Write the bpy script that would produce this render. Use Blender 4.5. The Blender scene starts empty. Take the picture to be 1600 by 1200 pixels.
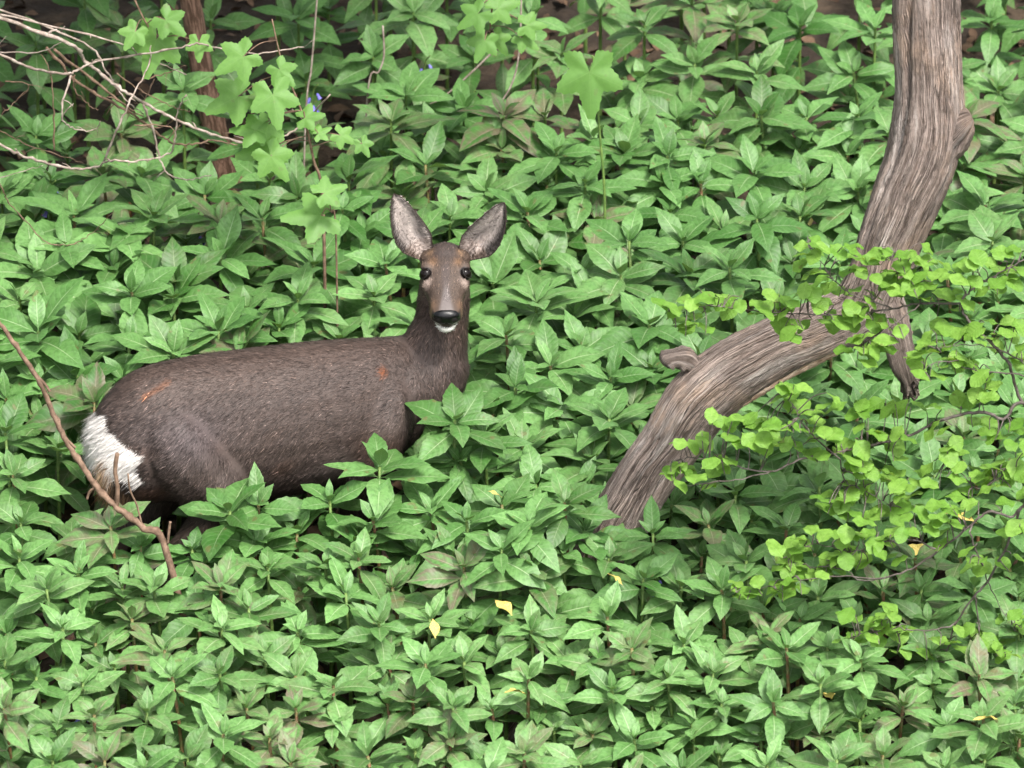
import bpy, math, random
import numpy as np
from mathutils import Vector, Matrix
random.seed(11); RN = np.random.RandomState(7)
R = math.radians
scene = bpy.context.scene
C = scene.collection

# ------------------------------------------------------------------ camera
PITCH = R(24); DIST = 14.0; PPM = 700.0            # metres to the deer, photo pixels per metre there
TGT = Vector((0, 0, 0.60)); F = PPM*DIST
FWD = Vector((0, math.cos(PITCH), -math.sin(PITCH))); UP = Vector((0, math.sin(PITCH), math.cos(PITCH)))
CAM = TGT - FWD*DIST
cd = bpy.data.cameras.new('camera'); cam = bpy.data.objects.new('camera', cd); C.objects.link(cam)
cam.location = CAM; cam.rotation_euler = (math.pi/2 - PITCH, 0, 0)
cd.sensor_width = 36; cd.lens = 36*F/1600; cd.clip_end = 400; cd.clip_start = 0.1
cd.dof.use_dof = True; cd.dof.focus_distance = 13.95; cd.dof.aperture_fstop = 7.1
scene.camera = cam
# ------------------------------------------------------------------ sky, sun, exposure
SUN_EL, SUN_AZ = R(58), R(150)          # azimuth clockwise from +Y: light comes from behind the camera, to the right
w = bpy.data.worlds.new('World'); scene.world = w; w.use_nodes = True
nt = w.node_tree; bg = nt.nodes['Background']
sky = nt.nodes.new('ShaderNodeTexSky'); sky.sky_type = 'NISHITA'; sky.sun_disc = False
sky.sun_elevation = SUN_EL; sky.sun_rotation = SUN_AZ; sky.dust_density = 4; sky.ozone_density = 0.6; sky.air_density = 1.0
hs = nt.nodes.new('ShaderNodeHueSaturation'); hs.inputs['Saturation'].default_value = 0.32
nt.links.new(sky.outputs[0], hs.inputs['Color']); nt.links.new(hs.outputs[0], bg.inputs[0]); bg.inputs[1].default_value = 0.12
sd = bpy.data.lights.new('sun', 'SUN'); sd.energy = 1.5; sd.angle = R(10); sd.color = (1, 0.95, 0.87)
sun = bpy.data.objects.new('sun', sd); C.objects.link(sun)
sdir = Vector((math.sin(SUN_AZ)*math.cos(SUN_EL), math.cos(SUN_AZ)*math.cos(SUN_EL), math.sin(SUN_EL)))
sun.rotation_euler = sdir.to_track_quat('Z', 'Y').to_euler(); sun.location = (0, -3, 9)
vs = scene.view_settings; vs.view_transform = 'Standard'; vs.look = 'None'; vs.exposure = 2.0; vs.gamma = 1.0; scene.cycles.max_bounces = 5; scene.cycles.diffuse_bounces = 3; scene.cycles.glossy_bounces = 2; scene.cycles.transmission_bounces = 3; vs.use_curve_mapping = False

# ------------------------------------------------------------------ helpers
SLOPE = math.tan(R(8))
def gz(x, y): return SLOPE*y + 0.012*math.sin(2.1*x+.7)*math.cos(1.7*y) 
def ray(px, py): return FWD + Vector(((px-800)/F, 0, 0)) + UP*((600-py)/F)
def at(px, py, Y):
    d = ray(px, py); return CAM + d*((Y-CAM.y)/d.y)
def on_ground(px, py, h):
    d = ray(px, py); g = 0
    for _ in range(4):
        t = (SLOPE*CAM.y + h + g - CAM.z)/(d.z - SLOPE*d.y); p = CAM + d*t
        g = gz(p.x, p.y) - SLOPE*p.y
    return p
def proj(p):
    v = Vector(p)-CAM; z = v.dot(FWD); return 800+F*v.x/z, 600-F*v.dot(UP)/z
def tag(o, label=None, cat=None, group=None, kind=None):
    if label: o['label'] = label
    if cat: o['category'] = cat
    if group: o['group'] = group
    if kind: o['kind'] = kind
    return o
def empty(name, loc=(0, 0, 0)):
    o = bpy.data.objects.new(name, None); o.empty_display_size = .02; o.location = loc; C.objects.link(o); return o
def link(name, me, parent=None):
    o = bpy.data.objects.new(name, me); C.objects.link(o)
    if parent is not None: o.parent = parent
    return o
def mesh(name, V, Fc, mat=None, smooth=True, uv=None, col=None):
    me = bpy.data.meshes.new(name); me.from_pydata([tuple(v) for v in V], [], [tuple(f) for f in Fc])
    if mat: me.materials.append(mat)
    if smooth: me.polygons.foreach_set('use_smooth', [True]*len(me.polygons))
    li = np.empty(len(me.loops), dtype=np.int32); me.loops.foreach_get('vertex_index', li)
    if uv is not None:
        l = me.uv_layers.new(name='UVMap'); l.data.foreach_set('uv', np.asarray(uv, dtype=np.float32)[li].ravel())
    if col is not None:
        a = me.color_attributes.new('col', 'FLOAT_COLOR', 'POINT')
        c = np.ones((len(V), 4), dtype=np.float32); c[:, :3] = col; a.data.foreach_set('color', c.ravel())
    me.update(); return me
def relative(V, loc): return [Vector(v)-Vector(loc) for v in V]
def catmull(P, n):
    P = [np.array(p, dtype=float) for p in P]; P = [2*P[0]-P[1]]+P+[2*P[-1]-P[-2]]; out = []
    for i in range(1, len(P)-2):
        for k in range(n):
            t = k/n; a, b, c, d = P[i-1], P[i], P[i+1], P[i+2]
            out.append(.5*((2*b)+(c-a)*t+(2*a-5*b+4*c-d)*t*t+(3*b-a-3*c+d)*t**3))
    out.append(P[-2]); return out
def tube(P, rad, seg=7, cap=True, bump=0, rnd=random):
    """swept tube, returns verts, faces, uv (u round, v metres along)"""
    P = [Vector(p) for p in P]; n = len(P); V = []; Fc = []; UVs = []; L = 0
    t0 = (P[1]-P[0]).normalized(); nrm = t0.orthogonal().normalized()
    for i in range(n):
        t = (P[min(i+1, n-1)]-P[max(i-1, 0)]).normalized()
        nrm = (nrm-t*nrm.dot(t)).normalized(); b = t.cross(nrm); r = rad[i] if hasattr(rad, '__len__') else rad
        if i: L += (P[i]-P[i-1]).length
        for k in range(seg):
            a = 2*math.pi*k/seg; rr = r*(1+bump*rnd.uniform(-1, 1))
            V.append(P[i]+(nrm*math.cos(a)+b*math.sin(a))*rr); UVs.append((k/seg, L))
    for i in range(n-1):
        for k in range(seg):
            k2 = (k+1) % seg; Fc.append((i*seg+k, i*seg+k2, (i+1)*seg+k2, (i+1)*seg+k))
    if cap: Fc.append(tuple(range(seg-1, -1, -1))); Fc.append(tuple((n-1)*seg+k for k in range(seg)))
    return V, Fc, UVs
class MB:
    def __init__(s): s.V = []; s.F = []; s.U = []
    def add(s, V, Fc, U=None):
        o = len(s.V); s.V += [Vector(v) for v in V]; s.F += [tuple(i+o for i in f) for f in Fc]; s.U += list(U) if U is not None else [(0, 0)]*len(V)
    def build(s, name, mat, parent=None, origin=(0, 0, 0), smooth=True):
        return link(name, mesh(name, relative(s.V, origin), s.F, mat, smooth, s.U), parent)
_nd = RN.normal(size=(4, 9, 3)); _np = RN.uniform(0, 6.28, (4, 9))
def noise(P, scale, k=0):
    P = np.asarray(P); o = 0
    for i in range(9): o = o + np.sin(P@(_nd[k, i]*scale)+_np[k, i])
    return o/4.5

# ------------------------------------------------------------------ materials
class NT:
    def __init__(s, name):
        s.m = bpy.data.materials.new(name); s.m.use_nodes = True; s.t = s.m.node_tree
        s.out = s.t.nodes['Material Output']; s.p = s.t.nodes['Principled BSDF']
    def n(s, typ, ins=None, **kw):
        nd = s.t.nodes.new(typ)
        for k, v in kw.items(): setattr(nd, k, v)
        for k, v in (ins or {}).items(): s.set(nd.inputs[k], v)
        return nd
    def set(s, i, v):
        if hasattr(v, 'bl_rna') and v.bl_rna.identifier.startswith('NodeSocket'): s.t.links.new(v, i)
        elif isinstance(v, bpy.types.NodeSocket): s.t.links.new(v, i)
        else: i.default_value = v
    def math(s, op, a, b=None, c=None, clamp=False):
        nd = s.n('ShaderNodeMath', operation=op, use_clamp=clamp); s.set(nd.inputs[0], a)
        if b is not None: s.set(nd.inputs[1], b)
        if c is not None: s.set(nd.inputs[2], c)
        return nd.outputs[0]
    def mix(s, f, a, b, blend='MIX'):
        nd = s.n('ShaderNodeMix', data_type='RGBA', blend_type=blend)
        s.set(nd.inputs[0], f); s.set(nd.inputs[6], a); s.set(nd.inputs[7], b); return nd.outputs[2]
    def ramp(s, v, lo, hi):
        nd = s.n('ShaderNodeMapRange', {0: v, 1: lo, 2: hi, 3: 0.0, 4: 1.0}); nd.interpolation_type = 'SMOOTHSTEP'; return nd.outputs[0]
    def noise(s, vec, scale, detail=3, rough=.55):
        nd = s.n('ShaderNodeTexNoise', {'Scale': scale, 'Detail': detail, 'Roughness': rough})
        if vec is not None: s.t.links.new(vec, nd.inputs['Vector'])
        return nd.outputs[0]
def c4(r, g, b): return (r, g, b, 1)
def leaf_mat(name, stuff, dark, light, rib, trans=.20, rough=.42, ribw=.05, veins=10.0, flushc=(.105, .078, .055), bump=.17, backc=(.12, .22, .07), spec=.36):
    n = NT(name); t = n.t
    if stuff:
        a = n.n('ShaderNodeAttribute', attribute_name='col'); sp = n.n('ShaderNodeSeparateColor', {0: a.outputs['Color']})
        tint, flush, yel = sp.outputs[0], sp.outputs[1], sp.outputs[2]
    else:
        tint, flush, yel = [n.n('ShaderNodeAttribute', attribute_type='OBJECT', attribute_name=k).outputs['Fac'] for k in ('tint', 'flush', 'yellow')]
    uv = n.n('ShaderNodeUVMap').outputs[0]; sx = n.n('ShaderNodeSeparateXYZ', {0: uv}); u, v = sx.outputs[0], sx.outputs[1]
    au = n.math('ABSOLUTE', n.math('SUBTRACT', u, .5)); au = n.math('MULTIPLY', au, 2)
    geo = n.n('ShaderNodeNewGeometry'); pos = geo.outputs['Position']
    big = n.noise(pos, 14, 1); fine = n.noise(pos, 110, 1, .6); mid = n.noise(pos, 34, 1)
    f = n.math('ADD', n.math('MULTIPLY', tint, .85), n.math('MULTIPLY', n.math('SUBTRACT', big, .42), .7), clamp=True)
    col = n.mix(f, c4(*dark), c4(*light))
    col = n.mix(n.math('MULTIPLY', n.ramp(fine, .40, .70), .38), col, c4(*[x*.62 for x in dark]))
    # purple flush: strongest round the rib and the margin
    fl = n.math('MULTIPLY', flush, n.ramp(n.math('ADD', mid, n.math('MULTIPLY', n.math('ABSOLUTE', n.math('SUBTRACT', au, .5)), .5)), .42, .78))
    col = n.mix(fl, col, c4(*flushc))
    col = n.mix(yel, col, c4(.36, .30, .08))
    spot = n.ramp(mid, .71, .75); col = n.mix(n.math('MULTIPLY', spot, .55), col, c4(.10, .075, .03))
    # veins: pale rib, side veins curving forward
    ribm = n.math('SUBTRACT', 1.0, n.ramp(n.math('DIVIDE', au, n.math('SUBTRACT', 1.15, v)), ribw*.35, ribw*1.6))
    ph = n.math('SUBTRACT', n.math('MULTIPLY', v, veins), n.math('MULTIPLY', au, veins*.16))
    sv = n.math('ABSOLUTE', n.math('SUBTRACT', n.math('FRACT', ph), .5)); svm = n.math('SUBTRACT', 1.0, n.ramp(sv, 0.02, .16))
    col = n.mix(n.math('MULTIPLY', svm, .07), col, c4(*rib))
    ribc = n.mix(n.math('MULTIPLY', flush, .7), c4(*rib), c4(.26, .14, .13))
    col = n.mix(n.math('MULTIPLY', ribm, n.math('ADD', .25, n.math('MULTIPLY', tint, .45))), col, ribc)
    col = n.mix(n.math('MULTIPLY', geo.outputs['Backfacing'], .55), col, c4(*backc))
    hgt = n.math('ADD', n.math('MULTIPLY', sv, 1.1), n.math('MULTIPLY', n.math('SUBTRACT', 1.0, ribm), .6))
    bp = n.n('ShaderNodeBump', {'Height': hgt, 'Strength': bump, 'Distance': .004})
    n.set(n.p.inputs['Base Color'], col); n.set(n.p.inputs['Roughness'], n.math('ADD', rough, n.math('MULTIPLY', big, .2)))
    n.p.inputs['Specular IOR Level'].default_value = spec; n.set(n.p.inputs['Normal'], bp.outputs[0])
    tr = n.n('ShaderNodeBsdfTranslucent'); n.set(tr.inputs[0], n.mix(.5, col, c4(light[0]*1.5, light[1]*1.25, light[2]*.5), 'MIX'))
    mx = n.n('ShaderNodeMixShader', {0: trans}); t.links.new(n.p.outputs[0], mx.inputs[1]); t.links.new(tr.outputs[0], mx.inputs[2])
    t.links.new(mx.outputs[0], n.out.inputs[0]); return n.m
BD, BL, BR = (.027, .094, .013), (.132, .272, .080), (.34, .44, .25)
M_LEAF = leaf_mat('balsam_leaf', False, BD, BL, BR)
M_LEAFS = leaf_mat('balsam_leaf_mass', True, BD, BL, BR)
M_BEECH = leaf_mat('beech_leaf', False, (.10, .235, .026), (.20, .355, .062), (.30, .42, .12), trans=.42, rough=.45, ribw=.03, veins=8, bump=.3, backc=(.20, .34, .08))
M_BEECHS = leaf_mat('beech_leaf_mass', True, (.10, .235, .026), (.20, .355, .062), (.30, .42, .12), trans=.42, rough=.45, ribw=.03, veins=8, bump=.3)
M_SYC = leaf_mat('sycamore_leaf', False, (.075, .22, .025), (.15, .34, .045), (.26, .42, .12), trans=.4, rough=.45, ribw=.02, veins=7, bump=.08)
M_CROWN = leaf_mat('crown_leaf', True, (.03, .09, .02), (.06, .15, .03), (.12, .22, .07), trans=.2)
def simple(name, a, b, scale, rough=.7, bump=.4, dist=.004, stretch=None, sep=(.35, .7), spec=.3):
    n = NT(name)
    if stretch:
        uv = n.n('ShaderNodeUVMap').outputs[0]; vec = n.n('ShaderNodeMapping', {'Vector': uv, 'Scale': stretch}).outputs[0]
    else: vec = n.n('ShaderNodeTexCoord').outputs['Object']
    f = n.noise(vec, scale, 5, .6); g = n.noise(vec, scale*4.3, 3, .6)
    col = n.mix(n.ramp(f, *sep), c4(*a), c4(*b)); col = n.mix(n.math('MULTIPLY', n.ramp(g, .5, .75), .5), col, c4(*[x*.5 for x in a]))
    bp = n.n('ShaderNodeBump', {'Height': n.math('ADD', f, n.math('MULTIPLY', g, .5)), 'Strength': bump, 'Distance': dist})
    n.set(n.p.inputs['Base Color'], col); n.p.inputs['Roughness'].default_value = rough; n.p.inputs['Specular IOR Level'].default_value = spec
    n.set(n.p.inputs['Normal'], bp.outputs[0]); return n.m
M_STEM = simple('balsam_stem', (.07, .13, .03), (.13, .20, .05), 30, .45)
M_STEMR = simple('balsam_stem_red', (.15, .07, .035), (.12, .15, .05), 30, .45)
M_SOIL = simple('soil', (.02, .014, .010), (.06, .042, .028), 9, .95, .8, .02)
M_DTWIG = simple('dead_twig', (.17, .13, .105), (.36, .30, .26), 60, .8, .6, .002)
M_BTWIG = simple('brown_twig', (.09, .055, .035), (.20, .13, .09), 50, .8, .6, .002)
M_BEECHW = simple('beech_bark', (.055, .042, .036), (.13, .11, .10), 60, .75, .5, .002)
M_BARK = simple('sapling_bark', (.11, .062, .038), (.30, .18, .125), 7, .9, 1.0, .02, stretch=(3, 2.4, 1), sep=(.42, .6))
M_LITTER = simple('leaf_litter', (.06, .034, .02), (.19, .12, .075), 7, .8)
M_BLUE = simple('bluebell_petal', (.10, .09, .36), (.17, .16, .50), 40, .5)
M_YELL = simple('withered_leaf', (.38, .29, .05), (.55, .45, .16), 25, .55, .4)

# weathered bare wood of the fallen limb
def wood_mat():
    n = NT('weathered_wood'); uv = n.n('ShaderNodeUVMap').outputs[0]
    def mp(sc): return n.n('ShaderNodeMapping', {'Vector': uv, 'Scale': sc}).outputs[0]
    obj = n.n('ShaderNodeTexCoord').outputs['Object']
    warp = n.n('ShaderNodeVectorMath', {0: uv, 1: n.n('ShaderNodeVectorMath', {0: n.n('ShaderNodeTexNoise', {'Vector': obj, 'Scale': 9.0, 'Detail': 2.0}).outputs['Color'], 1: (.03, .0, 0)}, operation='MULTIPLY').outputs[0]}, operation='ADD').outputs[0]
    def mw(sc): return n.n('ShaderNodeMapping', {'Vector': warp, 'Scale': sc}).outputs[0]
    g1 = n.noise(mw((40, 6, 1)), 1.0, 9, .8); big = n.noise(obj, 7, 4, .65); med = n.noise(mw((12, 3, 1)), 1.0, 5, .65); grit = n.noise(obj, 120, 3, .7)
    def fissure(sc, w, lo, hi, seed):
        v = n.n('ShaderNodeMapping', {'Vector': warp, 'Scale': sc, 'Location': (seed, seed*1.7, 0)}).outputs[0]
        ln = n.math('SUBTRACT', 1.0, n.ramp(n.math('ABSOLUTE', n.math('SUBTRACT', n.noise(v, 1.0, 2, .5), .5)), 0.0, w))
        return n.math('MULTIPLY', ln, n.ramp(n.noise(v, .37, 2), lo, hi))
    cr = n.math('MAXIMUM', fissure((24, 2.6, 1), .022, .40, .55, 3.1), n.math('MAXIMUM', n.math('MULTIPLY', fissure((60, 6, 1), .05, .35, .6, 7.7), .75), n.math('MULTIPLY', fissure((110, 10, 1), .09, .3, .6, 1.3), .5)))
    col = n.mix(n.ramp(g1, .34, .64), c4(.15, .108, .088), c4(.40, .325, .285))
    col = n.mix(n.math('MULTIPLY', n.ramp(big, .48, .68), .65), col, c4(.44, .315, .235))
    col = n.mix(n.math('MULTIPLY', n.ramp(med, .52, .66), .65), col, c4(.50, .445, .41))
    col = n.mix(n.math('MULTIPLY', n.ramp(grit, .5, .7), .3), col, c4(.10, .07, .056))
    col = n.mix(n.math('MULTIPLY', cr, .85), col, c4(.03, .02, .015))
    h = n.math('ADD', n.math('ADD', g1, n.math('MULTIPLY', grit, .25)), n.math('MULTIPLY', cr, -1.1))
    bp = n.n('ShaderNodeBump', {'Height': h, 'Strength': 1.0, 'Distance': .012})
    n.set(n.p.inputs['Base Color'], col); n.p.inputs['Roughness'].default_value = .82; n.p.inputs['Specular IOR Level'].default_value = .25; n.set(n.p.inputs['Normal'], bp.outputs[0])
    return n.m
M_WOOD = wood_mat()
M_TORN = simple('torn_wood', (.24, .15, .10), (.46, .36, .28), 1.0, .8, .9, .006, stretch=(14, 30, 1))
def fur_mat(name, rough=.62, sheen=.0, bumps=True):
    n = NT(name); a = n.n('ShaderNodeAttribute', attribute_name='col')
    n.set(n.p.inputs['Base Color'], a.outputs['Color']); n.p.inputs['Roughness'].default_value = rough; n.p.inputs['Specular IOR Level'].default_value = .28
    if bumps:
        f = n.noise(n.n('ShaderNodeTexCoord').outputs['Object'], 260, 3, .6)
        bp = n.n('ShaderNodeBump', {'Height': f, 'Strength': .5, 'Distance': .002}); n.set(n.p.inputs['Normal'], bp.outputs[0])
    return n.m
M_BODY = fur_mat('deer_hide'); M_FUR = fur_mat('deer_fur', bumps=False)
def gloss(name, col, rough, coat=0):
    n = NT(name); n.p.inputs['Base Color'].default_value = c4(*col); n.p.inputs['Roughness'].default_value = rough; n.p.inputs['Coat Weight'].default_value = coat; n.p.inputs['Coat Roughness'].default_value = .03; return n.m
M_EYE = gloss('deer_eye', (.005, .0035, .003), .09, 0); M_EYE.node_tree.nodes['Principled BSDF'].inputs['Specular IOR Level'].default_value = .16
def nose_mat():
    n = NT('deer_nose'); v = n.n('ShaderNodeTexVoronoi', {'Vector': n.n('ShaderNodeTexCoord').outputs['Object'], 'Scale': 420.0})
    n.p.inputs['Base Color'].default_value = c4(.003, .003, .0035); n.p.inputs['Roughness'].default_value = .28; n.p.inputs['Specular IOR Level'].default_value = .3
    n.set(n.p.inputs['Normal'], n.n('ShaderNodeBump', {'Height': v.outputs[0], 'Strength': .35, 'Distance': .001}).outputs[0]); return n.m
M_NOSE = nose_mat(); M_HOOF = gloss('hoof_horn', (.02, .017, .015), .45)

# ------------------------------------------------------------------ ground
xs = np.concatenate([[-60, -25, -10, -5], np.linspace(-3, 3, 61), [5, 10, 25, 60]]); ys = np.concatenate([[-60, -25, -10, -5], np.linspace(-3, 5, 81), [7, 12, 25, 60]])
V = []; 
for y in ys:
    for x in xs:
        s = max(-12, min(12, y)); V.append((x, y, SLOPE*s + (gz(x, y)-SLOPE*y) + 0.008*math.sin(11*x+3*y)*math.sin(9*y-2*x)-.004))
nx = len(xs); Fc = [(j*nx+i, j*nx+i+1, (j+1)*nx+i+1, (j+1)*nx+i) for j in range(len(ys)-1) for i in range(nx-1)]
tag(link('ground', mesh('ground', V, Fc, M_SOIL)), kind='structure')

# ------------------------------------------------------------------ roe deer
YAW = R(23); DC, DS = math.cos(YAW), math.sin(YAW); DO = Vector((-.56, 0, 0))
def dw(X, Y, Z): return Vector((DO.x+X*DC-Y*DS, DO.y+X*DS+Y*DC, Z))
def local(P):
    d = P-np.array(DO); return np.stack([d[:, 0]*DC+d[:, 1]*DS, -d[:, 0]*DS+d[:, 1]*DC, d[:, 2]], 1)
POLL = np.array([-.150, .168, .832]); HEL = R(-26); HYAW = R(1.5)
HA = np.array([math.sin(HYAW)*math.cos(HEL), -math.cos(HYAW)*math.cos(HEL), math.sin(HEL)]); HR = np.array([math.cos(HYAW), math.sin(HYAW), 0]); HN = np.cross(HR, HA); HN = HN if HN[2] > 0 else -HN
def hw(t, r, n): return Vector(POLL+HA*t+HR*r+HN*n)
def headc(P):
    d = P-POLL; return np.stack([d@HA, d@HR, d@HN], 1)
def rings(R_, seg=20):
    """closed loft from a list of rings (lists of points)"""
    V = [p for r in R_ for p in r]; n = len(R_); Fc = []
    for i in range(n-1):
        for k in range(seg): k2 = (k+1) % seg; Fc.append((i*seg+k, i*seg+k2, (i+1)*seg+k2, (i+1)*seg+k))
    Fc.append(tuple(range(seg-1, -1, -1))); Fc.append(tuple((n-1)*seg+k for k in range(seg)))
    return V, Fc
def interp_rows(rows, n):
    rows = np.array(rows, dtype=float); return catmull(rows, n)
def deer():
    b = MB(); SEG = 24
    tr = [(-.396, .510, .040, .035), (-.384, .506, .078, .062), (-.355, .508, .120, .090), (-.29, .522, .153, .113), (-.18, .522, .166, .124), (-.05, .508, .176, .135), (.08, .502, .175, .136), (.19, .502, .167, .128), (.28, .508, .150, .112), (.35, .518, .120, .088), (.395, .525, .07, .055)]
    rr = []
    for X, zc, a, hb in interp_rows(tr, 4):
        r = []
        for k in range(SEG):
            th = 2*math.pi*k/SEG; c_, s_ = math.cos(th), math.sin(th)
            wy = hb*math.copysign(abs(c_)**.92, c_)*(1.0-.12*max(0, s_)); r.append(dw(X, wy, zc+a*s_))
        rr.append(r)
    b.add(*rings(rr, SEG))
    # neck: (world centre, half-width across the picture, half-depth)
    nk = [(.23, .52, .135, .100), (.30, .545, .128, .092)]
    NP = [(dw(.22, 0, .515), .13, .10), (dw(.30, 0, .545), .115, .088), (at(664, 582, .150), .100, .080), (at(678, 546, .165), .079, .068), (at(690, 500, .176), .0605, .060), (at(694, 455, .180), .0575, .056), (at(697, 415, .176), .053, .052)]
    P = catmull([tuple(p)+(w_, d_) for p, w_, d_ in NP], 4); rr = []
    for i, q in enumerate(P):
        p = Vector(q[:3]); t = Vector(P[min(i+1, len(P)-1)][:3])-Vector(P[max(0, i-1)][:3]); t.normalize()
        ex = Vector((1, .15, 0)); ex = (ex-t*ex.dot(t)).normalized(); ey = t.cross(ex)
        rr.append([p+ex*q[3]*math.cos(2*math.pi*k/SEG)+ey*q[4]*math.sin(2*math.pi*k/SEG) for k in range(SEG)])
    b.add(*rings(rr, SEG))
    # head: t along the face, half-width, up, down
    hd = [(-.040, .022, .004, .026), (-.026, .038, .024, .042), (0, .0475, .037, .054), (.03, .0530, .042, .062), (.058, .0545, .040, .066), (.085, .0480, .034, .062), (.110, .0400, .028, .053), (.130, .0375, .0245, .043), (.150, .0352, .023, .034), (.167, .0325, .0205, .026), (.178, .0265, .015, .019), (.184, .016, .008, .010)]
    rr = []
    for t, w_, u_, d_ in interp_rows(hd, 3):
        r = []
        for k in range(SEG):
            th = 2*math.pi*k/SEG; c_, s_ = math.cos(th), math.sin(th)
            r.append(hw(t, w_*math.copysign(abs(c_)**.9, c_), (u_ if s_ > 0 else d_)*s_))
        rr.append(r)
    b.add(*rings(rr, SEG))
    def ball(c, rx, ry, rz, A=None):
        V, Fc = [], []; nu, nv = 16, 10; A = A or [Vector((1, 0, 0)), Vector((0, 1, 0)), Vector((0, 0, 1))]
        for j in range(nv+1):
            ph = -math.pi/2+math.pi*(j/nv); ph = max(-1.45, min(1.45, ph))
            for k in range(nu):
                th = 2*math.pi*k/nu; V.append(c+A[0]*rx*math.cos(ph)*math.cos(th)+A[1]*ry*math.cos(ph)*math.sin(th)+A[2]*rz*math.sin(ph))
        for j in range(nv):
            for k in range(nu): k2 = (k+1) % nu; Fc.append((j*nu+k, j*nu+k2, (j+1)*nu+k2, (j+1)*nu+k))
        Fc.append(tuple(range(nu-1, -1, -1))); Fc.append(tuple(nv*nu+k for k in range(nu))); b.add(V, Fc)
    HAX = [Vector(HR), Vector(HA), Vector(HN)]
    ball(hw(.1600, 0, -.0335), .0245, .026, .016, HAX)                       # chin
    for s in (-1, 1):
        ball(hw(.048, s*.0410, .028), .0165, .019, .0125, HAX)             # brow
        ball(hw(.080, s*.0400, .004), .014, .022, .016, HAX)              # cheek bone under the eye
        ball(hw(.150, s*.0225, -.013), .0160, .022, .0170, HAX)            # upper lip
        ball(hw(.004, s*.038, .004), .020, .022, .022, HAX)                # ear root
    ball(hw(.01, 0, .028), .034, .035, .016, HAX)
    # legs
    for s in (-1, 1):
        ox = .03 if s < 0 else -.035
        th = [(dw(-.25, s*.020, .585), .05), (dw(-.245, s*.048, .555), .083), (dw(-.225+ox*.4, s*.068, .50), .092), (dw(-.175+ox*.7, s*.084, .42), .083), (dw(-.165+ox, s*.086, .355), .060), (dw(-.215+ox, s*.082, .30), .042), (dw(-.285+ox, s*.078, .245), .029), (dw(-.29+ox, s*.076, .22), .025), (dw(-.28+ox, s*.075, .15), .0165), (dw(-.27+ox, s*.075, .07), .0165), (dw(-.26+ox, s*.075, .03), .014)]
        fr = [(dw(.285, s*.020, .575), .045), (dw(.28, s*.045, .545), .068), (dw(.262, s*.070, .49), .073), (dw(.225, s*.084, .41), .056), (dw(.215, s*.082, .365), .042), (dw(.225, s*.078, .30), .030), (dw(.235, s*.076, .22), .024), (dw(.236, s*.075, .19), .022), (dw(.236, s*.075, .12), .0145), (dw(.238, s*.075, .06), .0155), (dw(.25, s*.075, .03), .014)]
        for L_ in (th, fr):
            q = catmull([tuple(p)+(r,) for p, r in L_], 4)
            for i in range(len(q)): 
                fz = gz(q[i][0], q[i][1]); k = max(0, min(1, (.30-q[i][2])/.27)); q[i][2] += fz*k
            b.add(*tube([p[:3] for p in q], [p[3] for p in q], 14)[:2])
    me = mesh('tmp', b.V, b.F); o = link('tmp', me)
    m = o.modifiers.new('r', 'REMESH'); m.mode = 'VOXEL'; m.voxel_size = .0045
    m2 = o.modifiers.new('s', 'SMOOTH'); m2.factor = .5; m2.iterations = 10
    dg = bpy.context.evaluated_depsgraph_get(); ev = o.evaluated_get(dg); rm = bpy.data.meshes.new_from_object(ev)
    n = len(rm.vertices); P = np.empty(n*3); rm.vertices.foreach_get('co', P); P = P.reshape(-1, 3)
    faces = [tuple(p.vertices) for p in rm.polygons]
    bpy.data.objects.remove(o); bpy.data.meshes.remove(rm); bpy.data.meshes.remove(me)
    return P, faces
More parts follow.
